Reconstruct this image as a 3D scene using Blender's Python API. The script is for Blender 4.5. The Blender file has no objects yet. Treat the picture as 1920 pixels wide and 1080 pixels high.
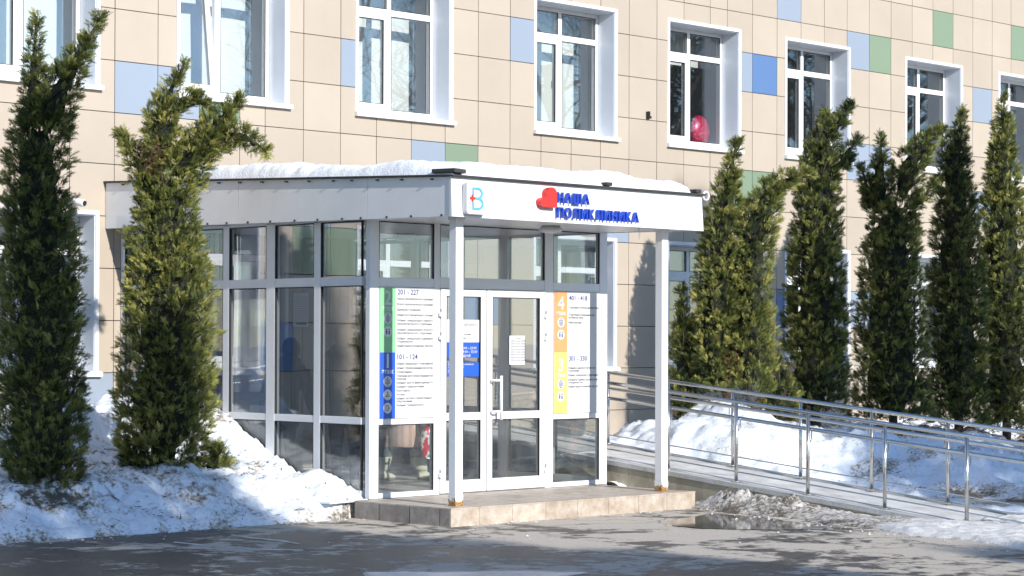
import bpy, math, random
import numpy as np
from mathutils import Vector, Matrix

random.seed(7)
RNG = np.random.default_rng(11)
SC = bpy.context.scene
COL = SC.collection

# ------------------------------------------------------------------ camera
YAW, PITCH, ROLL = 0.77677124, 0.00869747, 0.00314808
fwd = Vector((math.sin(YAW) * math.cos(PITCH), math.cos(YAW) * math.cos(PITCH), math.sin(PITCH)))
rgt = Vector((math.cos(YAW), -math.sin(YAW), 0))
upv = rgt.cross(fwd)
r2 = rgt * math.cos(ROLL) + upv * math.sin(ROLL)
u2 = upv * math.cos(ROLL) - rgt * math.sin(ROLL)
cam = bpy.data.cameras.new('camera')
cam.sensor_width = 36.0
cam.lens = 36.0 * 4020.65 / 1920.0
cam.shift_y = 65.94 / 1920.0
cam.clip_start, cam.clip_end = 0.5, 2000
camo = bpy.data.objects.new('camera', cam)
COL.objects.link(camo)
camo.matrix_world = Matrix(((r2.x, u2.x, -fwd.x, -14.0418), (r2.y, u2.y, -fwd.y, -20.8458), (r2.z, u2.z, -fwd.z, 1.770), (0, 0, 0, 1)))
SC.camera = camo

# ------------------------------------------------------------------ light
SUND = Vector((0.145, 1.0, -0.455)).normalized()      # the way the light travels
world = bpy.data.worlds.new('World')
SC.world = world
world.use_nodes = True
wn = world.node_tree
wn.nodes.clear()
sky = wn.nodes.new('ShaderNodeTexSky')
sky.sky_type = 'NISHITA'
sky.sun_disc = False
sky.sun_elevation = math.asin(-SUND.z)
sky.sun_rotation = math.atan2(-SUND.x, -SUND.y) % (2 * math.pi)
sky.altitude = 150
sky.air_density, sky.dust_density, sky.ozone_density = 1.0, 0.15, 4.0
bg = wn.nodes.new('ShaderNodeBackground')
bg.inputs[1].default_value = 0.165
wo = wn.nodes.new('ShaderNodeOutputWorld')
wn.links.new(sky.outputs[0], bg.inputs[0])
wn.links.new(bg.outputs[0], wo.inputs[0])
sun = bpy.data.lights.new('sun', 'SUN')
sun.energy = 4.6
sun.angle = math.radians(0.53)
sun.color = (1.0, 0.955, 0.885)
suno = bpy.data.objects.new('sun', sun)
COL.objects.link(suno)
suno.rotation_euler = SUND.to_track_quat('-Z', 'Y').to_euler()
suno.location = (-5, -30, 20)
SC.view_settings.view_transform = 'Standard'
SC.view_settings.look = 'None'
SC.view_settings.gamma = 1.0
SC.view_settings.use_curve_mapping = False
SC.view_settings.exposure = 0.38
SC.render.engine = 'CYCLES'
SC.cycles.use_denoising = True
SC.cycles.max_bounces = 10
SC.cycles.transparent_max_bounces = 24
SC.cycles.glossy_bounces = 5
SC.cycles.caustics_reflective = False
SC.cycles.caustics_refractive = False

# ------------------------------------------------------------------ helpers
WL = {}


def link(o, parent=None):
    COL.objects.link(o)
    if parent is not None:
        o.parent = parent
        WL[o] = WL[parent]
    else:
        WL[o] = Vector(o.location)
    return o


def tag(o, label=None, cat=None, group=None, kind=None):
    if label: o['label'] = label
    if cat: o['category'] = cat
    if group: o['group'] = group
    if kind: o['kind'] = kind
    return o


def empty(name, loc, label=None, cat=None, group=None, kind=None, parent=None):
    o = bpy.data.objects.new(name, None)
    o.empty_display_size = 0.2
    if parent is not None:
        o.location = Vector(loc) - WL[parent]
    else:
        o.location = loc
    COL.objects.link(o)
    if parent is not None: o.parent = parent
    WL[o] = Vector(loc)
    return tag(o, label, cat, group, kind)


class MB:
    """collects faces in world coordinates and links them as one mesh object"""

    def __init__(s):
        s.v, s.f, s.m = [], [], []

    def add(s, vs, fs, m=0):
        b = len(s.v)
        s.v.extend([tuple(a) for a in vs])
        s.f.extend([tuple(i + b for i in f) for f in fs])
        s.m.extend([m] * len(fs))
        return s

    def box(s, x0, x1, y0, y1, z0, z1, m=0):
        return s.hexa([(x0, y0, z0), (x1, y0, z0), (x1, y1, z0), (x0, y1, z0), (x0, y0, z1), (x1, y0, z1), (x1, y1, z1), (x0, y1, z1)], m)

    def hexa(s, p, m=0):
        return s.add(p, [(0, 3, 2, 1), (4, 5, 6, 7), (0, 1, 5, 4), (1, 2, 6, 5), (2, 3, 7, 6), (3, 0, 4, 7)], m)

    def prism(s, poly, y0, y1, m=0):
        """polygon in XZ (counter-clockwise seen from -Y), extruded from y0 (front) to y1"""
        n = len(poly)
        vs = [(x, y0, z) for x, z in poly] + [(x, y1, z) for x, z in poly]
        fs = [tuple(range(n)), tuple(range(2 * n - 1, n - 1, -1))]
        for i in range(n):
            j = (i + 1) % n
            fs.append((j, i, n + i, n + j))
        return s.add(vs, fs, m)

    def tube(s, pts, rad, n=8, m=0, cap=True):
        pts = [Vector(p) for p in pts]
        rs = rad if isinstance(rad, (list, tuple)) else [rad] * len(pts)
        vs, fs = [], []
        ref = None
        for i, p in enumerate(pts):
            d = (pts[min(i + 1, len(pts) - 1)] - pts[max(i - 1, 0)]).normalized()
            if ref is None:
                ref = Vector((0, 0, 1)) if abs(d.z) < 0.9 else Vector((1, 0, 0))
            a = (ref - d * ref.dot(d)).normalized()
            ref = a
            b = d.cross(a)
            for k in range(n):
                t = 2 * math.pi * k / n
                vs.append(p + (a * math.cos(t) + b * math.sin(t)) * rs[i])
        for i in range(len(pts) - 1):
            for k in range(n):
                l = (k + 1) % n
                fs.append((i * n + k, i * n + l, (i + 1) * n + l, (i + 1) * n + k))
        if cap:
            fs.append(tuple(range(n - 1, -1, -1)))
            e = (len(pts) - 1) * n
            fs.append(tuple(range(e, e + n)))
        return s.add(vs, fs, m)

    def ball(s, c, r, n=12, m=0, half=False, axis=2, sq=(1, 1, 1)):
        vs, fs = [], []
        h = n // 2
        for i in range(h + 1):
            th = math.pi * i / h
            if half: th = th / 2
            for k in range(n):
                ph = 2 * math.pi * k / n
                q = [math.sin(th) * math.cos(ph), math.sin(th) * math.sin(ph), math.cos(th)]
                vs.append((c[0] + q[0] * r * sq[0], c[1] + q[1] * r * sq[1], c[2] + q[2] * r * sq[2]))
        for i in range(h):
            for k in range(n):
                l = (k + 1) % n
                fs.append((i * n + k, (i + 1) * n + k, (i + 1) * n + l, i * n + l))
        return s.add(vs, fs, m)

    def disc(s, cx, cz, r, y0, y1, n=20, m=0, rz=None):
        rz = rz or r
        return s.prism([(cx + r * math.cos(2 * math.pi * k / n), cz + rz * math.sin(2 * math.pi * k / n)) for k in range(n)], y0, y1, m)

    def ribbon(s, pts, w, y0, y1, m=0):
        """stroke of width w along a polyline in XZ"""
        n = len(pts)
        L, R = [], []
        for i in range(n):
            a, b = pts[max(i - 1, 0)], pts[min(i + 1, n - 1)]
            dx, dz = b[0] - a[0], b[1] - a[1]
            l = math.hypot(dx, dz) or 1
            nx, nz = -dz / l * w / 2, dx / l * w / 2
            L.append((pts[i][0] + nx, pts[i][1] + nz)); R.append((pts[i][0] - nx, pts[i][1] - nz))
        for i in range(n - 1):
            s.prism([R[i], R[i + 1], L[i + 1], L[i]], y0, y1, m)
        return s

    def mesh(s, name, off=(0, 0, 0), smooth=False):
        me = bpy.data.meshes.new(name)
        o = Vector(off)
        me.from_pydata([(v[0] - o.x, v[1] - o.y, v[2] - o.z) for v in s.v], [], s.f)
        if any(s.m): me.polygons.foreach_set('material_index', s.m)
        if smooth:
            me.polygons.foreach_set('use_smooth', [True] * len(me.polygons))
        me.update()
        return me

    def build(s, name, mat, parent=None, smooth=False, label=None, cat=None, group=None, kind=None, bevel=0, base=None):
        if parent is not None: off = WL[parent]
        else: off = Vector(base) if base is not None else Vector((0, 0, 0))
        me = s.mesh(name, off, smooth)
        for mm in (mat if isinstance(mat, (list, tuple)) else [mat]): me.materials.append(mm)
        o = bpy.data.objects.new(name, me)
        if parent is None: o.location = off
        link(o, parent)
        if bevel:
            md = o.modifiers.new('edge', 'BEVEL')
            md.width, md.segments, md.limit_method = bevel, 1, 'ANGLE'
        return tag(o, label, cat, group, kind)


def np_mesh(name, V, F, smooth=False, attrs=None):
    """V (n,3), F (m,k) numpy arrays to a mesh"""
    me = bpy.data.meshes.new(name)
    n, (m, k) = len(V), F.shape
    me.vertices.add(n)
    me.vertices.foreach_set('co', np.ascontiguousarray(V, dtype=np.float32).ravel())
    me.loops.add(m * k)
    me.loops.foreach_set('vertex_index', np.ascontiguousarray(F, dtype=np.int32).ravel())
    me.polygons.add(m)
    me.polygons.foreach_set('loop_start', np.arange(0, m * k, k, dtype=np.int32))
    if smooth: me.polygons.foreach_set('use_smooth', np.ones(m, dtype=bool))
    for an, av in (attrs or {}).items():
        at = me.attributes.new(an, 'FLOAT', 'POINT')
        at.data.foreach_set('value', np.ascontiguousarray(av, dtype=np.float32))
    me.update(calc_edges=True)
    me.validate()
    return me


def place(name, me, mat, parent=None, loc=None, **k):
    if mat is not None and len(me.materials) == 0: me.materials.append(mat)
    o = bpy.data.objects.new(name, me)
    link(o, parent)
    if loc is not None:
        o.location = Vector(loc) - (WL[parent] if parent is not None else Vector((0, 0, 0)))
        WL[o] = Vector(loc)
    return tag(o, **k)


def _hash(ix, iy, s):
    h = (ix.astype(np.int64) * 374761393 + iy.astype(np.int64) * 668265263 + s * 1442695041) & 0xffffffff
    h = ((h ^ (h >> 13)) * 1274126177) & 0xffffffff
    h = h ^ (h >> 16)
    return (h & 0xffff) / 65535.0


def vnoise(x, y, s=0):
    x, y = np.asarray(x, float), np.asarray(y, float)
    ix, iy = np.floor(x), np.floor(y)
    fx, fy = x - ix, y - iy
    fx, fy = fx * fx * (3 - 2 * fx), fy * fy * (3 - 2 * fy)
    a, b = _hash(ix, iy, s), _hash(ix + 1, iy, s)
    c, d = _hash(ix, iy + 1, s), _hash(ix + 1, iy + 1, s)
    return (a * (1 - fx) + b * fx) * (1 - fy) + (c * (1 - fx) + d * fx) * fy


def fbm(x, y, s=0, o=4):
    t, a, n = 0, 0.5, 0
    for i in range(o):
        t = t + a * vnoise(np.asarray(x) * 2 ** i + 17.3 * i, np.asarray(y) * 2 ** i - 9.1 * i, s + i)
        n += a
        a *= 0.5
    return t / n


def sstep(a, b, x):
    t = np.clip((np.asarray(x, float) - a) / (b - a), 0, 1)
    return t * t * (3 - 2 * t)


# ------------------------------------------------------------------ materials
def nodes_of(name):
    m = bpy.data.materials.new(name)
    m.use_nodes = True
    nt = m.node_tree
    b = nt.nodes['Principled BSDF']
    return m, nt, b


def N(nt, typ, **k):
    n = nt.nodes.new('ShaderNode' + typ)
    for a, v in k.items():
        if a.startswith('i_'):
            n.inputs[int(a[2:]) if a[2:].isdigit() else a[2:].replace('_', ' ')].default_value = v
        else: setattr(n, a, v)
    return n


def rgba(c): return (c[0], c[1], c[2], 1)


def ramp(nt, stops):
    r = N(nt, 'ValToRGB')
    e = r.color_ramp.elements
    while len(e) < len(stops): e.new(0.5)
    for el, (p, c) in zip(e, stops):
        el.position = p
        el.color = rgba(c) if len(c) == 3 else c
    return r


def mat(name, col, rough=0.5, metal=0.0, spec=0.5, var=0.06, scale=3.0, rnd=0.0, bump=0.0, bscale=40.0, tint=None):
    """principled with gentle uneven colour, per-object variation and fine relief"""
    m, nt, b = nodes_of(name)
    b.inputs['Roughness'].default_value = rough
    b.inputs['Metallic'].default_value = metal
    b.inputs['Specular IOR Level'].default_value = spec
    tc = N(nt, 'NewGeometry')
    no = N(nt, 'TexNoise', i_Scale=scale, i_Detail=5.0, i_Roughness=0.6)
    nt.links.new(tc.outputs['Position'], no.inputs['Vector'])
    t2 = tint or [c * (1 - 2 * var) for c in col]
    rp = ramp(nt, [(0.3, t2), (0.7, [min(1, c * (1 + var * 0.5)) for c in col])])
    nt.links.new(no.outputs['Fac'], rp.inputs['Fac'])
    out = rp.outputs['Color']
    if rnd:
        oi = N(nt, 'ObjectInfo')
        hv = N(nt, 'HueSaturation')
        mr = N(nt, 'MapRange', i_3=1 - rnd, i_4=1 + rnd)
        nt.links.new(oi.outputs['Random'], mr.inputs[0])
        nt.links.new(mr.outputs[0], hv.inputs['Value'])
        nt.links.new(out, hv.inputs['Color'])
        out = hv.outputs['Color']
    nt.links.new(out, b.inputs['Base Color'])
    if bump:
        nb = N(nt, 'TexNoise', i_Scale=bscale, i_Detail=4.0)
        nt.links.new(tc.outputs['Position'], nb.inputs['Vector'])
        bu = N(nt, 'Bump', i_Strength=bump, i_Distance=0.02)
        nt.links.new(nb.outputs['Fac'], bu.inputs['Height'])
        nt.links.new(bu.outputs['Normal'], b.inputs['Normal'])
    return m


def glass(name, refl, tint, dust=0.0):
    m, nt, b = nodes_of(name)
    nt.nodes.remove(b)
    out = nt.nodes['Material Output']
    tr = N(nt, 'BsdfTransparent', i_Color=rgba(tint))
    gl = N(nt, 'BsdfGlossy', i_Roughness=0.004)
    gl.inputs['Color'].default_value = (0.96, 0.98, 1.0, 1)
    lw = N(nt, 'LayerWeight', i_Blend=0.5)
    pw = N(nt, 'Math', operation='POWER', i_1=5.0)
    nt.links.new(lw.outputs['Facing'], pw.inputs[0])
    mr = N(nt, 'MapRange', i_3=refl, i_4=1.0)
    nt.links.new(pw.outputs[0], mr.inputs[0])
    mx = N(nt, 'MixShader')
    nt.links.new(mr.outputs[0], mx.inputs[0])
    nt.links.new(tr.outputs[0], mx.inputs[1])
    nt.links.new(gl.outputs[0], mx.inputs[2])
    res = mx.outputs[0]
    # panes are never perfectly flat
    ge = N(nt, 'NewGeometry')
    nw = N(nt, 'TexNoise', i_Scale=1.6, i_Detail=1.0)
    nt.links.new(ge.outputs['Position'], nw.inputs['Vector'])
    bu = N(nt, 'Bump', i_Strength=0.12, i_Distance=0.01)
    nt.links.new(nw.outputs['Fac'], bu.inputs['Height'])
    nt.links.new(bu.outputs['Normal'], gl.inputs['Normal'])
    if dust:
        no = N(nt, 'TexNoise', i_Scale=95.0, i_Detail=6.0, i_Roughness=0.75)
        nt.links.new(ge.outputs['Position'], no.inputs['Vector'])
        n2 = N(nt, 'TexNoise', i_Scale=3.0, i_Detail=3.0)
        nt.links.new(ge.outputs['Position'], n2.inputs['Vector'])
        mu = N(nt, 'Math', operation='MULTIPLY')
        nt.links.new(no.outputs['Fac'], mu.inputs[0]); nt.links.new(n2.outputs['Fac'], mu.inputs[1])
        m2 = N(nt, 'MapRange', i_1=0.2, i_2=0.42, i_3=0.015, i_4=dust)
        nt.links.new(mu.outputs[0], m2.inputs[0])
        df = N(nt, 'BsdfDiffuse', i_Color=(0.55, 0.55, 0.53, 1))
        mx2 = N(nt, 'MixShader')
        nt.links.new(m2.outputs[0], mx2.inputs[0])
        nt.links.new(res, mx2.inputs[1]); nt.links.new(df.outputs[0], mx2.inputs[2])
        res = mx2.outputs[0]
    nt.links.new(res, out.inputs['Surface'])
    return m


def foliage_mat(name, c0, c1, c2, trans=0.25):
    m, nt, b = nodes_of(name)
    at = N(nt, 'Attribute', attribute_name='tint')
    rp = ramp(nt, [(0.0, c0), (0.5, c1), (1.0, c2)])
    nt.links.new(at.outputs['Fac'], rp.inputs['Fac'])
    nt.links.new(rp.outputs['Color'], b.inputs['Base Color'])
    b.inputs['Roughness'].default_value = 0.55
    b.inputs['Specular IOR Level'].default_value = 0.35
    tl = N(nt, 'BsdfTranslucent')
    nt.links.new(rp.outputs['Color'], tl.inputs['Color'])
    mx = N(nt, 'MixShader', i_0=trans)
    nt.links.new(b.outputs[0], mx.inputs[1]); nt.links.new(tl.outputs[0], mx.inputs[2])
    nt.links.new(mx.outputs[0], nt.nodes['Material Output'].inputs['Surface'])
    return m


def snow_mat(name, dirty=1.0, base=(0.80, 0.86, 0.94)):
    m, nt, b = nodes_of(name)
    ge = N(nt, 'NewGeometry')
    at = N(nt, 'Attribute', attribute_name='dirt')
    n1 = N(nt, 'TexNoise', i_Scale=26.0, i_Detail=8.0, i_Roughness=0.72)
    n2 = N(nt, 'TexNoise', i_Scale=2.2, i_Detail=5.0, i_Roughness=0.65)
    for n in (n1, n2): nt.links.new(ge.outputs['Position'], n.inputs['Vector'])
    # debris specks cluster where the broad noise is high
    mu = N(nt, 'Math', operation='MULTIPLY_ADD', i_1=0.5 * dirty)
    nt.links.new(n2.outputs['Fac'], mu.inputs[0])
    nt.links.new(n1.outputs['Fac'], mu.inputs[2])
    ad = N(nt, 'Math', operation='MULTIPLY_ADD', i_1=0.42)
    nt.links.new(at.outputs['Fac'], ad.inputs[0]); nt.links.new(mu.outputs[0], ad.inputs[2])
    rp = ramp(nt, [(0.0, base), (0.44, base), (0.56, [c * 0.93 for c in base]), (0.68, (0.5, 0.47, 0.43)), (0.84, (0.12, 0.1, 0.075))])
    mp = N(nt, 'MapRange', i_1=0.36, i_2=1.2)
    nt.links.new(ad.outputs[0], mp.inputs[0])
    nt.links.new(mp.outputs[0], rp.inputs['Fac'])
    nt.links.new(rp.outputs['Color'], b.inputs['Base Color'])
    b.inputs['Roughness'].default_value = 0.62
    b.inputs['Specular IOR Level'].default_value = 0.3
    nb = N(nt, 'TexNoise', i_Scale=34.0, i_Detail=9.0, i_Roughness=0.7)
    nt.links.new(ge.outputs['Position'], nb.inputs['Vector'])
    bu = N(nt, 'Bump', i_Strength=0.55, i_Distance=0.03)
    nt.links.new(nb.outputs['Fac'], bu.inputs['Height'])
    nt.links.new(bu.outputs['Normal'], b.inputs['Normal'])
    return m


M = {}
M['cream'] = mat('cladding cream', (0.458, 0.388, 0.312), 0.42, var=0.035, scale=1.1, rnd=0.045)
M['pale_blue'] = mat('cladding pale blue', (0.275, 0.325, 0.40), 0.42, var=0.02, scale=0.6, rnd=0.03)
M['blue'] = mat('cladding blue', (0.10, 0.19, 0.38), 0.42, var=0.02, scale=0.6, rnd=0.03)
M['green'] = mat('cladding green', (0.20, 0.27, 0.185), 0.42, var=0.02, scale=0.6, rnd=0.05)
M['backing'] = mat('backing wall', (0.09, 0.085, 0.08), 0.9)
M['pvc'] = mat('white window plastic', (0.80, 0.81, 0.82), 0.3, var=0.02)
M['metal_white'] = mat('white painted metal', (0.79, 0.80, 0.82), 0.28, var=0.03, scale=1.5)
M['reveal'] = mat('pale metal reveal', (0.70, 0.73, 0.78), 0.22, var=0.03, scale=2.0)
M['alu'] = mat('white aluminium profile', (0.76, 0.77, 0.79), 0.35, var=0.03, scale=2)
M['door'] = mat('white door profile', (0.82, 0.82, 0.82), 0.3, var=0.02)
M['fascia'] = mat('white composite fascia', (0.78, 0.78, 0.78), 0.2, var=0.06, scale=1.4, bump=0.10, bscale=1.6)
M['roofing'] = mat('dark roofing felt', (0.045, 0.043, 0.042), 0.85, bump=0.4)
M['rubber'] = mat('black gasket', (0.02, 0.02, 0.022), 0.6)
M['win_glass'] = glass('window glass', 0.155, (0.96, 0.975, 0.97))
M['pav_glass'] = glass('pavilion glass', 0.09, (0.93, 0.95, 0.95), 0.02)
M['side_glass'] = glass('mirror tinted side glass', 0.23, (0.96, 0.98, 1.0), 0.0)
M['pav_glass_dirty'] = glass('splashed pavilion glass', 0.09, (0.92, 0.94, 0.94), 0.10)
M['blind'] = mat('white roller blind', (0.85, 0.86, 0.84), 0.8, var=0.03, scale=1.2)
M['interior'] = mat('interior plaster', (0.62, 0.63, 0.62), 0.9)
M['dark_in'] = mat('interior dim', (0.12, 0.125, 0.13), 0.9)
M['steel'] = mat('brushed stainless steel', (0.62, 0.60, 0.57), 0.22, metal=1.0, var=0.05, scale=8)
M['post'] = mat('white painted steel post', (0.80, 0.80, 0.81), 0.35, var=0.04, scale=2)
def rust_mat():
    m, nt, b = nodes_of('rusted flaking paint')
    ge = N(nt, 'NewGeometry')
    no = N(nt, 'TexNoise', i_Scale=38.0, i_Detail=6.0, i_Roughness=0.7)
    n2 = N(nt, 'TexNoise', i_Scale=60.0, i_Detail=4.0)
    for n in (no, n2): nt.links.new(ge.outputs['Position'], n.inputs['Vector'])
    sx = N(nt, 'SeparateXYZ')
    nt.links.new(ge.outputs['Position'], sx.inputs[0])
    mr = N(nt, 'MapRange', i_1=.178, i_2=.29, i_3=.24, i_4=-.22)
    nt.links.new(sx.outputs[2], mr.inputs[0])
    ad = N(nt, 'Math', operation='ADD')
    nt.links.new(no.outputs['Fac'], ad.inputs[0]); nt.links.new(mr.outputs[0], ad.inputs[1])
    rs = ramp(nt, [(.35, (.10, .04, .015)), (.6, (.42, .22, .06)), (.7, (.50, .36, .12))])
    nt.links.new(n2.outputs['Fac'], rs.inputs['Fac'])
    k = ramp(nt, [(.50, (0, 0, 0)), (.56, (1, 1, 1))])
    nt.links.new(ad.outputs[0], k.inputs['Fac'])
    mx = N(nt, 'MixRGB', i_1=(.78, .77, .75, 1))
    nt.links.new(k.outputs['Color'], mx.inputs[0]); nt.links.new(rs.outputs['Color'], mx.inputs[2])
    nt.links.new(mx.outputs[0], b.inputs['Base Color'])
    b.inputs['Roughness'].default_value = .6
    return m


M['rust'] = rust_mat()
M['tile'] = mat('beige porcelain tile', (0.53, 0.475, 0.41), 0.5, var=0.1, scale=9, rnd=0.07, tint=(0.36, 0.28, 0.21), bump=0.3)
M['tile_dark'] = mat('grey stained tile', (0.33, 0.29, 0.26), 0.5, var=0.18, scale=9, rnd=0.12, bump=0.25)
M['ramp_tile'] = mat('ramp side tile', (0.42, 0.37, 0.28), 0.5, var=0.12, scale=6, rnd=0.06, bump=0.15)
M['coping'] = mat('grey coping stone', (0.50, 0.50, 0.49), 0.6, var=0.1, scale=8, rnd=0.06, bump=0.2)
M['grout'] = mat('dark grout', (0.10, 0.09, 0.08), 0.9)
M['sign_white'] = mat('sign board white', (0.62, 0.62, 0.63), 0.3, var=0.01)
M['sign_blue'] = mat('sign vivid blue', (0.02, 0.10, 0.55), 0.35, var=0.03)
M['letter_blue'] = mat('letter blue acrylic', (0.008, 0.06, 0.52), 0.25, var=0.03)
M['sign_green'] = mat('sign green', (0.22, 0.52, 0.27), 0.35, var=0.02)
M['sign_orange'] = mat('sign orange', (0.80, 0.33, 0.13), 0.35, var=0.02)
M['sign_yellow'] = mat('sign yellow', (0.78, 0.70, 0.16), 0.35, var=0.02)
M['ink'] = mat('grey ink', (0.085, 0.085, 0.10), 0.6)
M['navy'] = mat('navy ink', (0.015, 0.03, 0.17), 0.5)
M['red'] = mat('red acrylic', (0.72, 0.03, 0.025), 0.25, var=0.03)
M['sky_blue'] = mat('light blue acrylic', (0.10, 0.42, 0.78), 0.3)
M['paper'] = mat('paper', (0.78, 0.79, 0.80), 0.7, var=0.02)
M['bark'] = mat('thuja bark', (0.085, 0.06, 0.045), 0.9, var=0.25, scale=12, bump=0.6)
M['bark_grey'] = mat('grey brown bark', (0.075, 0.06, 0.05), 0.9, var=0.25, scale=9, bump=0.6)
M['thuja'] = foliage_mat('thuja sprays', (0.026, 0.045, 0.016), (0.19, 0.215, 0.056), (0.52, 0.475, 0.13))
M['thuja_brown'] = foliage_mat('browned thuja sprays', (0.03, 0.022, 0.012), (0.085, 0.055, 0.026), (0.15, 0.09, 0.04))
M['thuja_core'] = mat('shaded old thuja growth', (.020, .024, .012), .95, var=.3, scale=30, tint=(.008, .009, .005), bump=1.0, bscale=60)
M['spruce'] = foliage_mat('spruce needles', (0.012, 0.026, 0.014), (0.03, 0.05, 0.024), (0.05, 0.07, 0.03), 0.1)
M['snow'] = snow_mat('old snow', 1.0)
M['clean_snow'] = snow_mat('roof snow', 0.25, (0.84, 0.865, 0.90))
M['slush'] = snow_mat('dirty slush', 1.5, (0.72, 0.71, 0.69))


def asphalt_mat():
    m, nt, b = nodes_of('wet patched asphalt')
    ge = N(nt, 'NewGeometry')
    big = N(nt, 'TexNoise', i_Scale=0.75, i_Detail=7.0, i_Roughness=0.62, i_Distortion=0.6)
    fine = N(nt, 'TexNoise', i_Scale=38.0, i_Detail=8.0, i_Roughness=0.8)
    mid = N(nt, 'TexNoise', i_Scale=4.5, i_Detail=6.0, i_Roughness=0.7)
    for n in (big, fine, mid): nt.links.new(ge.outputs['Position'], n.inputs['Vector'])
    s = N(nt, 'Math', operation='MULTIPLY_ADD', i_1=0.6)
    nt.links.new(mid.outputs['Fac'], s.inputs[0]); nt.links.new(big.outputs['Fac'], s.inputs[2])
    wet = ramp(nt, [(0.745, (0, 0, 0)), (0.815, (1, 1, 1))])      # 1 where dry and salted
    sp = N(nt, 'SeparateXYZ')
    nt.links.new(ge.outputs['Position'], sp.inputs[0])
    gx = N(nt, 'MapRange', i_1=-4.0, i_2=1.5, i_3=-0.10, i_4=0.055)   # wetter on the left; also paints that side's shade darker
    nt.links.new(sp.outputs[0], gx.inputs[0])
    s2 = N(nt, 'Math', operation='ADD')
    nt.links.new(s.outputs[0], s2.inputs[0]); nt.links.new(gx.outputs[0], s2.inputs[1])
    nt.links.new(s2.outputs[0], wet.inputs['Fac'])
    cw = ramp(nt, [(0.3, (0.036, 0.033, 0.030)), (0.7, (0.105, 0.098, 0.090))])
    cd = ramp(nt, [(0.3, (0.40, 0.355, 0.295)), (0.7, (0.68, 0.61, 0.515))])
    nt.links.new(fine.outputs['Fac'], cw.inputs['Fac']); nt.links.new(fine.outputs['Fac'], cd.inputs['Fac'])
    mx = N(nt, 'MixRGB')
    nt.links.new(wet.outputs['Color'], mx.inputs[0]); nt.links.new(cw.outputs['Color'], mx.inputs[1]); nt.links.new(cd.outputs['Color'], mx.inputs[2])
    nt.links.new(mx.outputs[0], b.inputs['Base Color'])
    rr = N(nt, 'MapRange', i_3=0.42, i_4=0.85)
    nt.links.new(wet.outputs['Color'], rr.inputs[0])
    nt.links.new(rr.outputs[0], b.inputs['Roughness'])
    bu = N(nt, 'Bump', i_Strength=0.7, i_Distance=0.015)
    nt.links.new(fine.outputs['Fac'], bu.inputs['Height'])
    nt.links.new(bu.outputs['Normal'], b.inputs['Normal'])
    wp = N(nt, 'TexNoise', i_Scale=1.4, i_Detail=4.0)
    nt.links.new(ge.outputs['Position'], wp.inputs['Vector'])
    vm = N(nt, 'VectorMath', operation='MULTIPLY_ADD')
    vm.inputs[1].default_value = (1.2, 1.2, 1.2)
    nt.links.new(wp.outputs['Color'], vm.inputs[0]); nt.links.new(ge.outputs['Position'], vm.inputs[2])
    vo = N(nt, 'TexVoronoi', i_Scale=0.42, feature='DISTANCE_TO_EDGE')
    nt.links.new(vm.outputs[0], vo.inputs['Vector'])
    cr = ramp(nt, [(0.0, (0.25, 0.25, 0.25)), (0.010, (1, 1, 1))])
    nt.links.new(vo.outputs['Distance'], cr.inputs['Fac'])
    m3 = N(nt, 'MixRGB', blend_type='MULTIPLY', i_0=1.0)
    nt.links.new(mx.outputs[0], m3.inputs[1]); nt.links.new(cr.outputs['Color'], m3.inputs[2])
    nt.links.new(m3.outputs[0], b.inputs['Base Color'])
    return m


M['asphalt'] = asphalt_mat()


def puddle_mat():
    m, nt, b = nodes_of('puddle water')
    b.inputs['Base Color'].default_value = (0.022, 0.021, 0.02, 1)
    b.inputs['Roughness'].default_value = 0.04
    ge = N(nt, 'NewGeometry')
    no = N(nt, 'TexNoise', i_Scale=18.0, i_Detail=2.0)
    nt.links.new(ge.outputs['Position'], no.inputs['Vector'])
    bu = N(nt, 'Bump', i_Strength=0.04, i_Distance=0.01)
    nt.links.new(no.outputs['Fac'], bu.inputs['Height'])
    nt.links.new(bu.outputs['Normal'], b.inputs['Normal'])
    return m


M['puddle'] = puddle_mat()
M['ice'] = mat('worn ice', (0.66, 0.67, 0.68), 0.35, var=0.2, scale=5, tint=(0.36, 0.35, 0.33), bump=0.2)
M['deck'] = mat('icy concrete deck', (0.72, 0.72, 0.71), 0.5, var=0.2, scale=3.5, tint=(0.46, 0.45, 0.43), bump=0.25)


# ------------------------------------------------------------------ text
def text_verts(s, size, extrude=0.0, bold=0.0, res=2):
    cu = bpy.data.curves.new('lettering', 'FONT')
    cu.body, cu.size, cu.extrude, cu.offset, cu.resolution_u = s, size, extrude, bold, res
    o = bpy.data.objects.new('lettering', cu)
    COL.objects.link(o)
    dg = bpy.context.evaluated_depsgraph_get()
    me = bpy.data.meshes.new_from_object(o.evaluated_get(dg))
    vs = [tuple(v.co) for v in me.vertices]
    fs = [tuple(p.vertices) for p in me.polygons]
    bpy.data.meshes.remove(me)
    bpy.data.objects.remove(o)
    bpy.data.curves.remove(cu)
    return vs, fs


def put_text(mb, s, x, z, y, size, m=0, bold=0.0, centre=False, extrude=0.0, width=None, res=2, most=None):
    """text facing -Y; lower left at (x, z)"""
    vs, fs = text_verts(s, size, extrude, bold, res)
    if not vs: return 0
    xs = [v[0] for v in vs]
    w = max(xs) - min(xs)
    k = (width / w) if width else 1.0
    if most and w > most: k = most / w
    ox = x - (w * k / 2 if centre else 0) - min(xs) * k
    mb.add([(ox + v[0] * k, y - v[2] - extrude, z + v[1]) for v in vs], fs, m)
    return w * k


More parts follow.
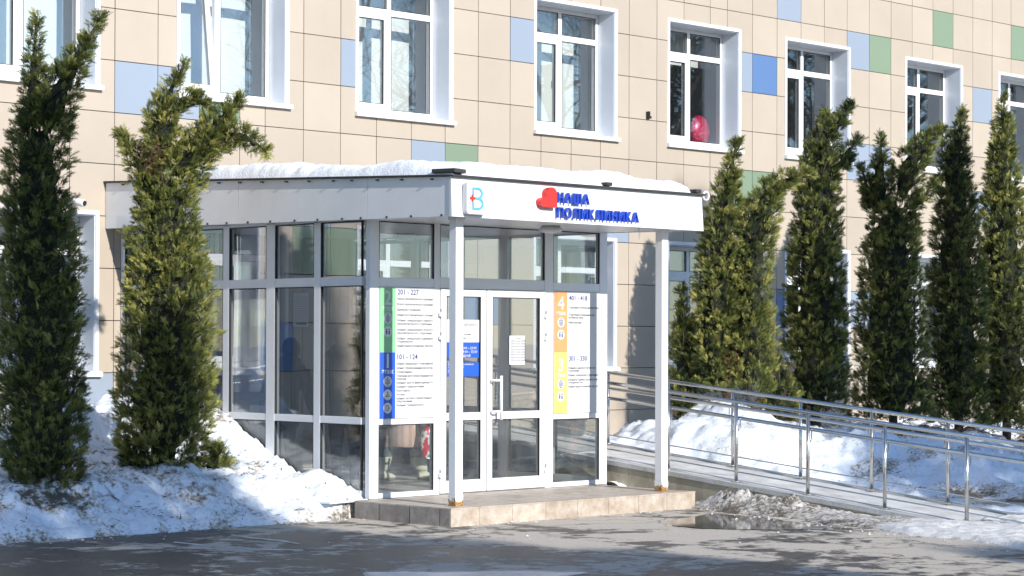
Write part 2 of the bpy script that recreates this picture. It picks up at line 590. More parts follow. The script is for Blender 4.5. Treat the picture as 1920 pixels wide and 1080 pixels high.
# ------------------------------------------------------------------ ground
g = MB().add([(-400, -400, 0), (400, -400, 0), (400, 60, 0), (-400, 60, 0)], [(0, 1, 2, 3)])
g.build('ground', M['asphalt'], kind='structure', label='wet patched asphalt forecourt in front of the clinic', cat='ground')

# ------------------------------------------------------------------ building
BL = empty('clinic_building', (6.0, 0.3, 0.0), 'clinic facade of cream cladding panels with blue and green accents', 'building')
WINX = [-5.1, -1.87, 0.888, 3.652, 6.864, 9.639, 12.402, 15.602, 18.404, 21.6]
WW = 1.635
UP = (4.70, 6.50)
LO = (1.42, 3.22)
XL, XR = -8.4, 25.8

CX = [0, .6, 1.2, 1.8] + [2.1866 + .6 * i for i in range(15)]
CX += [CX[-1] + .3992 + .6 * i for i in range(27)]
CX = [-.6 * i for i in range(14, 0, -1)] + CX
ROWS = list(range(-8, 10))                     # row r spans z 5.6-.6r-.6 .. 5.6-.6r
ACC = {}
for x, r in [(0.0, 1), (0.6, 1), (3.387, 0), (6.387, -1), (4.587, 2), (10.986, -1), (13.986, -2), (12.186, -3), (17.586, -1), (13.986, 1), (14.586, 1), (13.986, 5), (-0.6, 7), (8.187, 3), (17.586, 2), (-3.0, 3), (20.586, 4)]: ACC[(round(x, 1), r)] = 'pale_blue'
for x, r in [(5.187, 2), (14.586, -2), (16.386, -3), (18.786, -3), (10.986, 2), (11.586, 2), (1.2, 1), (-3.6, 4), (-3.0, 4)]: ACC[(round(x, 1), r)] = 'green'
for x, r in [(11.586, -1), (12.186, 5), (15.786, 5), (14.586, 5), (5.187, 5), (5.787, 5), (3.387, 5), (-2.4, 6)]: ACC[(round(x, 1), r)] = 'blue'

holes = [(x, x + WW, lo, hi) for x in WINX for lo, hi in (UP, LO)]
ENT = (0.75, 2.45, 0.18, 2.45)                 # doorway of the building inside the pavilion
holes.append(ENT)
G = 0.0048
shared = {}
rest = {}
npanel = 0
for i in range(len(CX) - 1):
    for r in ROWS:
        x0, x1, z1, z0 = CX[i] + G, CX[i + 1] - G, 5.6 - .6 * r - G, 5.0 - .6 * r + G
        if z1 < 0.15: continue
        z0 = max(z0, 0.16)
        poly = [(x0, z0), (x1, z0), (x1, z1), (x0, z1)]
        full = True
        for hx0, hx1, hz0, hz1 in holes:
            if hx1 <= x0 or hx0 >= x1 or hz1 <= z0 or hz0 >= z1: continue
            full = False
            cl, cr, cb, ct = hx0 <= x0, hx1 >= x1, hz0 <= z0, hz1 >= z1
            if cl and cr and cb and ct: poly = None; break
            if cl and cr: poly = [(x0, hz1), (x1, hz1), (x1, z1), (x0, z1)] if cb else [(x0, z0), (x1, z0), (x1, hz0), (x0, hz0)]
            elif cb and ct: poly = [(hx1, z0), (x1, z0), (x1, z1), (hx1, z1)] if cl else [(x0, z0), (hx0, z0), (hx0, z1), (x0, z1)]
            elif cl and cb: poly = [(hx1, z0), (x1, z0), (x1, z1), (x0, z1), (x0, hz1), (hx1, hz1)]
            elif cr and cb: poly = [(x0, z0), (hx0, z0), (hx0, hz1), (x1, hz1), (x1, z1), (x0, z1)]
            elif cl and ct: poly = [(x0, z0), (x1, z0), (x1, z1), (hx1, z1), (hx1, hz0), (x0, hz0)]
            else: poly = [(x0, z0), (x1, z0), (x1, hz0), (hx0, hz0), (hx0, z1), (x0, z1)]
            break
        if poly is None: continue
        c = ACC.get((round(CX[i], 1), r), 'cream')
        yo = random.uniform(-.0012, .0012)
        # what the photograph shows of the wall; the rest is one joined part
        xm, zm = CX[i] + .3, 5.3 - .6 * r
        top = 5.95 + 0.115 * (xm + 1.5) + .55
        seen = -1.6 < xm < 19.6 and zm < top and not (-1.2 < xm < 5.2 and zm < 3.5) and not (xm > 10 and zm < 0.6) and not (5.2 < xm < 8.0 and zm < 3.0)
        if not seen or npanel >= 300:
            rest.setdefault(c, MB()).prism(poly, -.012 + yo, 0.02)
            continue
        npanel += 1
        if full and abs(x1 - x0 - .5904) < .002 and abs(z1 - z0 - .5904) < .002:
            if c not in shared:
                mb = MB().prism([(-.2952, -.2952), (.2952, -.2952), (.2952, .2952), (-.2952, .2952)], -.012, .02)
                shared[c] = mb.mesh('cladding_panel')
                shared[c].materials.append(M[c])
            o = place('cladding_panel', shared[c], None, BL, ((x0 + x1) / 2, yo, (z0 + z1) / 2))
            o.rotation_euler = (random.uniform(-.003, .003), 0, random.uniform(-.003, .003))
        else:
            MB().prism(poly, -.012 + yo, 0.02).build('cladding_panel', M[c], BL)
for c, mb in rest.items():
    mb.build('cladding', M[c], BL, kind='stuff')

wall = MB()
for z0, z1 in ((0, LO[0] - .05), (LO[1], UP[0] - .05), (UP[1], 10.6)):
    if z0 == 0:
        wall.box(XL, ENT[0], .03, .42, z0, z1); wall.box(ENT[1], XR, .03, .42, z0, z1)
    else: wall.box(XL, XR, .03, .42, z0, z1)
for lo, hi in (UP, LO):
    xs = [XL] + [v for x in WINX for v in (x, x + WW)] + [XR]
    for a, b in zip(xs[::2], xs[1::2]):
        wall.box(a, b, .03, .42, lo - .05, hi)
wall.build('wall', M['backing'], BL)
rm = MB()
rm.box(XL, XR, 4.2, 4.3, 0, 10.6)
for z in (0.0, 3.75, 7.1, 10.5): rm.box(XL, XR, .42, 4.2, z, z + .15)
xs = [XL] + [x - 0.55 for x in WINX[1:]] + [XR]
for x in xs: rm.box(x - .05, x + .05, .43, 4.2, .15, 10.5)
rm.build('interior_wall', M['interior'], BL)
MB().box(XL - .3, XR + .3, -.25, 4.6, 10.62, 10.85).build('roof_edge', M['metal_white'], BL)

# windows -----------------------------------------------------------
FY = 0.30                                        # outer face of the frame


def window(x, lo, hi, blind=None, tilt=False):
    a, b, c, d = x, x + WW, lo, hi
    fr = MB()
    def bar(x0, x1, z0, z1, y0=FY, y1=FY + .07): fr.box(x0, x1, y0, y1, z0, z1)
    f0, f1, g0, g1 = a + .035, b - .035, c + .03, d - .02
    mx0, mx1 = x + .765, x + .855
    tz0, tz1 = d - .475, d - .38
    bar(f0, f0 + .065, g0, g1); bar(f1 - .065, f1, g0, g1)
    bar(f0 + .065, f1 - .065, g0, g0 + .075); bar(f0 + .065, f1 - .065, g1 - .065, g1)
    bar(mx0, mx1, g0 + .075, g1 - .065)
    bar(f0 + .065, mx0, tz0, tz1); bar(mx1, f1 - .065, tz0, tz1)
    w = fr.build('window', M['pvc'], BL, bevel=.004)
    sx0, sx1, sz0, sz1 = f0 + .05, mx0 + .012, g0 + .06, tz0 + .012
    sash = MB()
    for q in ((sx0, sx0 + .075, sz0, sz1), (sx1 - .075, sx1, sz0, sz1), (sx0 + .075, sx1 - .075, sz0, sz0 + .08), (sx0 + .075, sx1 - .075, sz1 - .075, sz1)):
        sash.box(q[0], q[1], FY - .018, FY + .05, q[2], q[3])
    sash.tube([(sx1 - .035, FY + .09, (sz0 + sz1) / 2 - .06), (sx1 - .035, FY + .09, (sz0 + sz1) / 2 + .05)], .01, 6)
    so = sash.build('sash', M['pvc'], w, bevel=.004)
    panes = [(f0 + .065, mx0, tz1, g1 - .065, 0), (mx1, f1 - .065, tz1, g1 - .065, 0), (mx1, f1 - .065, g0 + .075, tz0, 0), (sx0 + .075, sx1 - .075, sz0 + .08, sz1 - .075, 1)]
    for i, (p0, p1, q0, q1, s) in enumerate(panes):
        y = FY + .018 - (.018 if s else 0)
        o = MB().box(p0, p1, y, y + .024, q0, q1).build('pane', M['win_glass'], w)
        if s and tilt:                            # sash leans into the room at its head
            for ob in (so, o):
                piv = Vector((0, FY + .02, sz0)) - WL[BL]
                R = Matrix.Translation(piv) @ Matrix.Rotation(math.radians(-7), 4, 'X') @ Matrix.Translation(-piv)
                ob.data.transform(R)
    gk = MB()
    for p0, p1, q0, q1, s in panes:
        y0, y1 = (FY - .0195, FY - .0005) if s else (FY - .003, FY + .01)
        e = .007
        if s and tilt: continue
        gk.box(p0 - e, p0, y0, y1, q0, q1); gk.box(p1, p1 + e, y0, y1, q0, q1)
        gk.box(p0 - e, p1 + e, y0, y1, q1, q1 + e); gk.box(p0 - e, p1 + e, y0, y1, q0 - e, q0)
    gk.build('gasket', M['rubber'], w, kind='stuff')
    rv = MB()
    rv.box(a, a + .03, -.008, FY + .02, c, d); rv.box(b - .03, b, -.008, FY + .02, c, d)
    rv.box(a, b, -.008, FY + .02, d, d + .004); rv.box(a + .03, b - .03, -.006, FY + .02, d - .022, d - .0005)
    rv.build('reveal', M['reveal'], w)
    tr = MB()
    tr.box(a - .028, a + .022, -.028, -.009, c - .01, d + .035); tr.box(b - .022, b + .028, -.028, -.009, c - .01, d + .035)
    tr.box(a + .022, b - .022, -.029, -.009, d - .012, d + .036)
    tr.build('trim', M['metal_white'], w, bevel=.003)
    si = MB()
    si.hexa([(a - .035, -.075, c - .065), (b + .055, -.075, c - .065), (b + .055, .0, c - .065), (a - .035, .0, c - .065), (a - .035, -.075, c - .012), (b + .055, -.075, c - .012), (b + .055, .0, c + .004), (a - .035, .0, c + .004)])
    si.hexa([(a + .031, .0, c - .03), (b - .031, .0, c - .03), (b - .031, FY + .03, c - .03), (a + .031, FY + .03, c - .03), (a + .031, .0, c + .0035), (b - .031, .0, c + .0035), (b - .031, FY + .03, c + .035), (a + .031, FY + .03, c + .035)])
    si.build('sill', M['metal_white'], w, bevel=.003)
    if blind is not None:
        bl = MB()
        n = 14
        x0, x1, z1 = a - .1, b + .25, d + .05
        z0 = d - blind * (d - c)
        for k in range(n):
            xa, xb = x0 + (x1 - x0) * k / n, x0 + (x1 - x0) * (k + 1) / n
            ya, yb = .78 + .006 * math.sin(k * 1.7), .78 + .006 * math.sin((k + 1) * 1.7)
            bl.hexa([(xa, ya, z0), (xb, yb, z0), (xb, yb + .004, z0), (xa, ya + .004, z0), (xa, ya, z1), (xb, yb, z1), (xb, yb + .004, z1), (xa, ya + .004, z1)])
        bl.build('blind', M['blind'], w)
    return w


for i, x in enumerate(WINX):
    window(x, *UP, blind={0: 1.02, 1: 1.02, 2: 1.02, 3: 1.02, 4: 1.02, 5: 0.27}.get(i), tilt=(i == 2))
    window(x, *LO, blind=None)
en = MB()
for x0, x1, z0, z1 in ((.75, .83, .18, 2.45), (2.37, 2.45, .18, 2.45), (.83, 2.37, 2.37, 2.45), (1.56, 1.64, .18, 2.37), (.83, 1.56, 1.05, 1.15), (1.64, 2.37, 1.05, 1.15)): en.box(x0, x1, .05, .12, z0, z1)
en.tube([(1.5, .0, 1.2), (1.5, -.03, 1.25), (1.5, -.03, 1.5), (1.5, .0, 1.55)], .012, 6)
dr = en.build('door', mat('dark blue door profile', (0.03, 0.05, 0.11), .35), BL)
for x0, x1 in ((.83, 1.56), (1.64, 2.37)):
    for z0, z1 in ((.18, 1.05), (1.15, 2.37)):
        MB().box(x0, x1, .075, .095, z0, z1).build('pane', M['win_glass'], dr)

# ------------------------------------------------------------------ entrance pavilion
PV = empty('entrance_pavilion', (1.8, -2.2, 0.0), 'white framed glass entrance pavilion with flat snowy canopy', 'pavilion')
FZ = 0.178                                       # floor level
SX, EX, WY = 0.09, 3.60, -4.425                  # side wall, end wall, front wall (outer faces)
D = .07


def ftop(y): return 3.58 + (3.345 - 3.58) * (-y / 5.86)     # top of fascia
def fbot(y): return 3.055 + (2.968 - 3.055) * (-y / 5.86)   # underside


fl = MB().box(SX - .02, EX + .02, WY + .02, -.02, 0, FZ - .004)
fl.build('floor', mat('grey floor tile', (0.50, 0.49, 0.47), .5, var=.15, scale=5), PV)
# side glazing (X = SX) --------------------------------------------
ym = [(-.02, -.10), (-.40, -.50), (-1.19, -1.30), (-1.97, -2.08), (-2.73, -2.88), (-3.53, -3.64), (-4.29, WY)]


def glazed_side(x0, outward):
    xa, xb = (x0, x0 + D) if outward < 0 else (x0 - D, x0)
    f = MB()
    for a, b in ym[:-1]: f.box(xa, xb, b, a, FZ, fbot(a) - .002)
    rails = []
    for z0, z1 in ((FZ, .26), (.925, 1.0), (2.335, 2.43), (2.995, 3.03)):
        for (a0, a1), (b0, b1) in zip(ym[:-1], ym[1:]):
            f.box(xa + .003, xb - .003, b0, a1, z0, z1)
    o = f.build('frame', M['alu'], PV, bevel=.004)
    gk = MB()
    for (a0, a1), (b0, b1) in zip(ym[:-1], ym[1:]):
        for k, (z0, z1) in enumerate(((.26, .925), (1.0, 2.335), (2.43, 2.995))):
            MB().box((xa + xb) / 2 - .012, (xa + xb) / 2 + .012, b0, a1, z0, z1).build('pane', M['pav_glass_dirty'] if k == 0 else M['side_glass'], o)
            e = .008
            xo = (xa + .0015, xa + .03) if outward < 0 else (xb - .03, xb - .0015)
            gk.box(xo[0], xo[1], b0, b0 + e, z0, z1); gk.box(xo[0], xo[1], a1 - e, a1, z0, z1)
            gk.box(xo[0], xo[1], b0 + e, a1 - e, z1 - e, z1)
    gk.build('gasket', M['rubber'], o, kind='stuff')


glazed_side(SX, -1)
glazed_side(EX, 1)

# front glazing (Y = WY) -------------------------------------------
fr = MB()
Y0, Y1 = WY, WY + D
for x0, x1 in ((SX, .212), (.968, 1.05), (2.60, 2.735), (3.475, EX)): fr.box(x0, x1, Y0, Y1, FZ, 3.035)
for x0, x1 in ((.212, .968), (2.735, 3.475)):
    for z0, z1 in ((FZ, .232), (.923, .985), (2.325, 2.42), (2.99, 3.03)): fr.box(x0, x1, Y0 + .003, Y1 - .003, z0, z1)
for z0, z1 in ((2.325, 2.44), (2.99, 3.03)): fr.box(1.05, 2.60, Y0 + .003, Y1 - .003, z0, z1)
fo = fr.build('frame', M['alu'], PV, bevel=.004)
gk = MB()
for x0, x1, z0, z1, gm in ((.212, .968, .232, .923, 'pav_glass_dirty'), (2.735, 3.475, .232, .923, 'pav_glass_dirty'), (.212, .968, 2.42, 2.99, 'pav_glass'), (1.05, 2.60, 2.44, 2.99, 'pav_glass'), (2.735, 3.475, 2.42, 2.99, 'pav_glass')):
    MB().box(x0, x1, Y0 + .022, Y0 + .046, z0, z1).build('pane', M[gm], fo)
    e = .009
    gk.box(x0, x0 + e, Y0 + .0045, Y0 + .02, z0, z1); gk.box(x1 - e, x1, Y0 + .0045, Y0 + .02, z0, z1); gk.box(x0 + e, x1 - e, Y0 + .0045, Y0 + .02, z1 - e, z1)
gk.build('gasket', M['rubber'], fo, kind='stuff')

# double door
def leaf(x0, x1, name):
    st, y0, y1 = .078, Y0 - .012, Y0 + .05
    f = MB()
    f.box(x0, x0 + st, y0, y1, FZ + .012, 2.318); f.box(x1 - st, x1, y0, y1, FZ + .012, 2.318)
    for z0, z1 in ((FZ + .012, .318), (.945, 1.025), (2.245, 2.318)): f.box(x0 + st, x1 - st, y0 + .002, y1 - .002, z0, z1)
    o = f.build('door', M['door'], PV, bevel=.004)
    gk = MB()
    for z0, z1, gm in ((.318, .945, 'pav_glass_dirty'), (1.025, 2.245, 'pav_glass')):
        MB().box(x0 + st, x1 - st, y0 + .025, y0 + .045, z0, z1).build('pane', M[gm], o)
        e = .008
        gk.box(x0 + st, x0 + st + e, y0 + .004, y0 + .024, z0, z1); gk.box(x1 - st - e, x1 - st, y0 + .004, y0 + .024, z0, z1); gk.box(x0 + st + e, x1 - st - e, y0 + .004, y0 + .024, z1 - e, z1)
    gk.build('gasket', M['rubber'], o, kind='stuff')
    return o


dl = leaf(1.055, 1.708, 'left')
dr2 = leaf(1.722, 2.595, 'right')
MB().box(1.05, 2.6, Y0 - .01, Y1, FZ - .001, FZ + .01).build('threshold', M['steel'], PV)
hd = MB()
hd.tube([(1.845, Y0 - .10, .94), (1.845, Y0 - .10, 1.41)], .016, 10)
for z in (1.03, 1.36): hd.tube([(1.765, Y0 - .012, z), (1.765, Y0 - .07, z), (1.79, Y0 - .10, z), (1.845, Y0 - .10, z)], .013, 8)
hd.build('handle', M['door'], dr2, smooth=True)
for dx, dd in ((1.045, dl), (2.60, dr2)):
    for z in (.40, 1.83, 2.07):
        h = MB()
        h.box(dx - .028, dx + .002, Y0 - .045, Y0 - .0135, z - .04, z + .002); h.box(dx + .004, dx + .034, Y0 - .045, Y0 - .0135, z + .004, z + .045)
        h.tube([(dx + .003, Y0 - .04, z - .045), (dx + .003, Y0 - .04, z + .05)], .009, 8)
        h.build('hinge', M['door'], dd, bevel=.003)

# canopy ------------------------------------------------------------
FXL, FXR, FYF = -.12, 3.535, -5.86
def slope_piece(x0, x1, y0, y1, zt, zb, name, m, parent, **k):
    """box between y0 (front) and y1 whose top and bottom follow the roof slope"""
    return MB().hexa([(x0, y0, zb(y0)), (x1, y0, zb(y0)), (x1, y1, zb(y1)), (x0, y1, zb(y1)), (x0, y0, zt(y0)), (x1, y0, zt(y0)), (x1, y1, zt(y1)), (x0, y1, zt(y1))]).build(name, m, parent, **k)


for a, b in ((-5.835, -4.62), (-4.614, -2.52), (-2.514, -.02)):
    slope_piece(FXL, FXL + .02, a, b, ftop, fbot, 'fascia_panel', M['fascia'], PV)
    slope_piece(FXR - .02, FXR, a, b, ftop, fbot, 'fascia_panel', M['fascia'], PV)
MB().hexa([(FXL - .012, FYF - .012, 2.965), (FXR + .02, FYF - .012, 2.965), (FXR + .02, FYF + .022, 2.965), (FXL - .012, FYF + .022, 2.965), (FXL - .012, FYF, 3.352), (FXR, FYF, 3.352), (FXR, FYF + .022, 3.352), (FXL - .012, FYF + .022, 3.352)]).build('fascia_panel', M['fascia'], PV)
slope_piece(FXL + .021, FXR - .021, -5.83, -.02, lambda y: fbot(y) + .03, lambda y: fbot(y) + .006, 'soffit', mat('white soffit strip', (.80, .81, .82), .3), PV)
slope_piece(FXL - .03, FXR + .03, FYF - .045, -.015, lambda y: ftop(y) + .02, lambda y: ftop(y) + .002, 'roof', M['roofing'], PV)
sc_ = MB()
for k in range(15):
    y = -.5 - k * .37 + random.uniform(-.06, .06)
    sc_.tube([(FXL - .012, y, fbot(y) + .012), (FXL + .0, y, fbot(y) + .012)], .012, 6)
    y += .13
    sc_.tube([(FXL - .034, y, ftop(y) - .022), (FXL + .0, y, ftop(y) - .022)], .009, 6)
sc_.build('screw', M['roofing'], PV, kind='stuff')
MB().hexa([(-.13, -5.905, 3.385), (.0, -5.93, 3.377), (.04, -5.65, 3.385), (-.15, -5.60, 3.39), (-.13, -5.905, 3.425), (.0, -5.93, 3.415), (.04, -5.65, 3.425), (-.15, -5.60, 3.43)]).build('roof_plank', M['roofing'], PV, bevel=.004)
for x in (2.02, 3.42):
    MB().box(x - .045, x + .045, -5.925, -5.82, 3.368, 3.405).build('snow_guard', M['roofing'], PV, bevel=.006)
MB().tube([(FXR + .05 + .045 * math.cos(t * .5), -5.88, 3.345 + .045 * math.sin(t * .5)) for t in range(-4, 10)], .010, 8).build('cable_loop', M['pvc'], PV, smooth=True)
for x, y in ((1.95, -5.15), (.72, -3.6), (2.7, -2.0)):
    l = MB().ball((x, y, fbot(y) - .035), .13, 16, half=False, sq=(1, 1, .32))
    l.tube([(x, y, fbot(y) - .04), (x, y, fbot(y) + .004)], .10, 16)
    l.build('ceiling_lamp', M['sign_white'], PV, smooth=True)
MB().tube([(2.56, -5.83, 2.966), (2.565, -5.84, 2.90), (2.56, -5.84, 2.83)], [.014, .009, .002], 7).build('icicle', glass('ice', .1, (.85, .9, .95)), PV, smooth=True)

# porch posts: white steel, rusted at the foot
for x in (.10, 3.14):
    y0 = -5.685 if x < 1 else -5.65
    p = MB().box(x, x + .10, y0, y0 + .10, FZ + .11, fbot(y0) + .02).build('post', M['post'], PV, bevel=.005)
    MB().box(x - .0015, x + .1015, y0 - .0015, y0 + .1015, FZ + .001, FZ + .112).build('rusted_foot', M['rust'], p)
    MB().box(x - .01, x + .11, y0 - .01, y0 + .11, fbot(y0) - .02, fbot(y0) + .01).build('cap_plate', M['post'], p)

# porch ---------------------------------------------------------------
TX = [-.116, .265, .713, 1.175, 1.628, 2.094, 2.55, 2.994, 3.45]
TY = [-5.853, -5.701, -5.265, -4.815, -4.44]
PO = empty('porch_step', (1.6, -5.2, 0), 'low tiled porch step in front of the glass doors', 'porch')
MB().box(TX[0] + .012, TX[-1] - .012, TY[0] + .012, TY[-1], -.05, FZ - .014).build('core', M['grout'], PO)
for a, b in zip(TX[:-1], TX[1:]):
    MB().box(a + .002, b - .002, TY[0], TY[0] + .012, -.03, FZ - .013).build('tile', M['tile'], PO)
    for c, d in zip(TY[:-1], TY[1:]):
        MB().box(a + .0015, b - .0015, c - (.004 if c == TY[0] else -.0015), d - .0015, FZ - .0125, FZ + random.uniform(-.0006, .0004)).build('tile', M['tile'], PO)
for c, d in zip(TY[:-1], TY[1:]):
    MB().box(TX[0] - .0005, TX[0] + .0115, c + .013, d - .002, -.03, FZ - .0135).build('tile', M['tile_dark'], PO)  # left side tiles darker and greyer than the front
    MB().box(TX[-1] - .012, TX[-1], c + .013, d - .002, -.03, FZ - .0135).build('tile', M['tile'], PO)
MB().hexa([(-.42, -4.42, .155), (.075, -4.42, .165), (.075, -3.7, .165), (-.42, -3.7, .155), (-.42, -4.42, .168), (.075, -4.42, .185), (.075, -3.7, .185), (-.42, -3.7, .168)]).build('ledge', M['reveal'], PV)

# ------------------------------------------------------------------ signs
SG = empty('logo_plate', (.13, -5.87, 3.0), 'white rounded logo plate with light blue B and red cross on the fascia', 'sign')
pl = []
for cx, cz, a0 in ((.235, 3.265, 0), (.035, 3.265, 90), (.035, 3.02, 180), (.235, 3.02, 270)):
    for k in range(5):
        t = math.radians(a0 + k * 22.5)
        pl.append((cx - .0 + .03 * math.cos(t), cz + .03 * math.sin(t)))
MB().prism(pl, -5.935, -5.874).build('plate', M['sign_white'], SG, bevel=.004)
b = MB()
bx, bz, yb0, yb1 = .085, 3.045, -5.941, -5.9355
arc = lambda cx, cz, rx, rz, a0, a1, n=10: [(cx + rx * math.cos(math.radians(a0 + (a1 - a0) * k / n)), cz + rz * math.sin(math.radians(a0 + (a1 - a0) * k / n))) for k in range(n + 1)]
b.ribbon([(bx, bz + .135), (bx, bz + .195), (bx + .06, bz + .195)] + arc(bx + .06, bz + .1475, .055, .0475, 90, -90) + [(bx + .03, bz + .1)], .022, yb0, yb1)
b.ribbon([(bx + .0305, bz + .1)] + [(bx + .065, bz + .0995)] + arc(bx + .065, bz + .05, .06, .0495, 90, -90) + [(bx, bz + .0005), (bx, bz + .065)], .022, yb0 - .0007, yb1)
b.build('letter', M['sky_blue'], SG)
c = MB()
c.box(bx - .042, bx + .022, yb0 - .002, yb1, bz + .089, bz + .111); c.box(bx - .021, bx + .001, yb0 - .002, yb1, bz + .111, bz + .132); c.box(bx - .021, bx + .001, yb0 - .002, yb1, bz + .068, bz + .089)
c.build('cross', M['red'], SG)

SG2 = empty('clinic_sign', (1.75, -5.87, 3.0), 'raised blue sign letters with red heart on the canopy fascia', 'sign')
hp = [(1.09, 3.105)] + [(1.222, 3.105), (1.234, 3.108), (1.240, 3.115), (1.243, 3.127)] + arc(1.168, 3.235, .075, .072, 0, 180, 24) + [(1.092, 3.2)] + arc(1.085, 3.155, .08, .05, 80, 270, 24)
hp = [q for i, q in enumerate(hp) if i == 0 or math.hypot(q[0] - hp[i - 1][0], q[1] - hp[i - 1][1]) > .002]
MB().prism(hp[1:], -5.935, -5.866).build('heart', M['red'], SG2, bevel=.004)


def sign_word(s, x0, x1, z, size):
    vs = [text_verts(ch, size, .016, .0008, 2) for ch in s]
    ws = [max(v[0] for v in V) - min(v[0] for v in V) for V, F in vs]
    gap = (x1 - x0 - sum(ws)) / (len(s) - 1)
    k = 1.0
    if gap < .03: k, gap = (x1 - x0 - .03 * (len(s) - 1)) / sum(ws), .03
    x = x0
    for (V, F), w in zip(vs, ws):
        m = min(v[0] for v in V)
        mb = MB().add([(x + (v[0] - m) * k, -5.90 - v[2], z + v[1]) for v in V], F)
        mb.build('letter', M['letter_blue'], SG2)
        x += w * k + gap


sign_word('НАША', 1.275, 1.735, 3.16, .145)
sign_word('ПОЛИКЛИНИКА', 1.275, 2.48, 3.01, .145)


def icon(mb, kind, cx, cz, y, r):
    mb.disc(cx, cz, r, y - .002, y, 18, 0, rz=r)
    q = y - .003
    if kind == 'lift':
        for x0, x1, z0, z1 in ((-.5, -.4, -.45, .45), (.4, .5, -.45, .45), (-.4, .4, .35, .45), (-.4, .4, -.45, -.35), (-.04, .04, -.35, .35), (-.25, -.15, -.3, .2), (.15, .25, -.3, .2)):
            mb.box(cx + x0 * r, cx + x1 * r, q, y - .0015, cz + z0 * r, cz + z1 * r, 1)
        for s in (1, -1): mb.prism([(cx - .3 * r, cz + s * .6 * r), (cx + .3 * r, cz + s * .6 * r), (cx, cz + s * .85 * r)][::s], q, y - .0015, 1)
    elif kind == 'wc':
        for s in (-1, 1):
            mb.disc(cx + s * .32 * r, cz + .38 * r, .16 * r, q, y - .0015, 8, 1)
            w = .2 if s < 0 else .12
            mb.prism([(cx + (s * .32 - w) * r, cz + .15 * r), (cx + (s * .32 - (.3 - w)) * r, cz - .5 * r), (cx + (s * .32 + (.3 - w)) * r, cz - .5 * r), (cx + (s * .32 + w) * r, cz + .15 * r)], q, y - .0015, 1)
    elif kind == 'coat':
        mb.ribbon([(cx - .5 * r, cz - .3 * r), (cx, cz + .1 * r), (cx + .5 * r, cz - .3 * r), (cx - .5 * r, cz - .3 * r)], .13 * r, q, y - .0015, 1)
        mb.ribbon([(cx, cz + .1 * r), (cx + .02 * r, cz + .25 * r), (cx + .15 * r, cz + .38 * r), (cx, cz + .5 * r), (cx - .15 * r, cz + .4 * r)], .12 * r, q, y - .0015, 1)
    else:
        for x0, x1, z0, z1 in ((-.45, -.33, -.5, .5), (-.33, .3, .38, .5), (-.33, .3, -.5, -.38), (.18, .3, .1, .38), (.18, .3, -.38, -.1), (-.1, .5, -.06, .06)):
            mb.box(cx + x0 * r, cx + x1 * r, q, y - .0015, cz + z0 * r, cz + z1 * r, 1)


SY = WY - .010


def board(x0, x1, z0, z1, floors, label):
    root = empty('floor_directory', ((x0 + x1) / 2, SY, z0), label, 'sign', 'floor directories beside the doors')
    MB().box(x0, x1, SY, WY + .02, z0, z1).build('board', M['sign_white'], root)
    txt = MB(); hdr = MB(); wh = MB(); ic = MB()
    bw = (x1 - x0) * .275
    for (zt, zb, colr, num, hd_, lines, icons, nz) in floors:
        MB().box(x0 + .001, x0 + bw, SY - .0025, SY - .0003, zb, zt).build('colour_band', M[colr], root)
        put_text(wh, num, x0 + bw * .5, zt - nz - .135, SY - .004, .205, bold=.003, centre=True)
        put_text(wh, 'этаж', x0 + bw * .5, zt - nz - .195, SY - .004, .068, bold=.0015, centre=True)
        for k, i in enumerate(icons): icon(ic, i, x0 + bw * .5, zt - nz - .275 - k * .135, SY - .003, .056)
        put_text(hdr, hd_, x0 + bw + .03, zt - .07 - (.02 if num in '43' else 0), SY - .0015, .075, bold=.001)
        for z, s in lines: put_text(txt, s, x0 + bw + .02, zt - z, SY - .0015, .034, res=1, bold=.0004, most=x1 - x0 - bw - .05)
    txt.build('lettering', M['ink'], root, kind='stuff'); hdr.build('heading', M['navy'], root)
    wh.build('numeral', M['sign_white'], root)
    ic.build('pictogram', [M['sign_white'], M['navy']], root, kind='stuff')
    return root


board(.214, .966, .986, 2.323, [
    (2.32, 1.66, 'sign_green', '2', '201 - 227', [(.125, 'Первое терапевтическое отделение'), (.18, 'Второе терапевтическое отделение'), (.235, 'Дневной стационар'), (.29, 'Кабинет восстановительного лечения'), (.345, 'Кабинет заведующего первого'), (.38, 'терапевтического отделения'), (.44, 'Кабинет заведующего второго'), (.475, 'терапевтического отделения'), (.53, 'Кабинет заведующего дневным'), (.56, 'стационаром'), (.605, 'Кабинет выдачи больничных листков')], ['lift', 'wc'], .04),
    (1.658, .988, 'sign_blue', '1', '101 - 124', [(.125, 'Кабинет заведующего поликлиникой'), (.17, 'Кабинет старшей медицинской сестры'), (.21, 'Поликлиника'), (.25, 'Отделение неотложной медицинской'), (.28, 'помощи'), (.32, 'Кабинет врача инфекциониста'), (.36, 'Кабинет прикрепления'), (.40, 'Колл-центр'), (.44, 'Аптека'), (.48, 'Кабинет льготного лекарственного'), (.51, 'обеспечения'), (.55, 'Кабинет травматолога')], ['lift', 'coat', 'exit'], .02)],
    'white floor directory with green 2 and blue 1 bands, beside the corner post')
board(2.737, 3.473, .987, 2.323, [
    (2.32, 1.655, 'sign_orange', '4', '401 - 418', [(.18, 'Отделение лучевой диагностики'), (.26, 'Отделение медицинской'), (.29, 'профилактики'), (.345, 'Информация')], ['lift', 'wc'], .06),
    (1.653, .99, 'sign_yellow', '3', '301 - 330', [(.18, 'Клинико-диагностическое'), (.21, 'отделение'), (.26, 'Кабинет заведующего отделением'), (.31, 'Кабинеты приёма врачей узких'), (.34, 'специалистов'), (.385, 'Кабинет выдачи больничных листков')], ['lift', 'wc'], .07)],
    'white floor directory with orange 4 and yellow 3 bands, right of the doors')

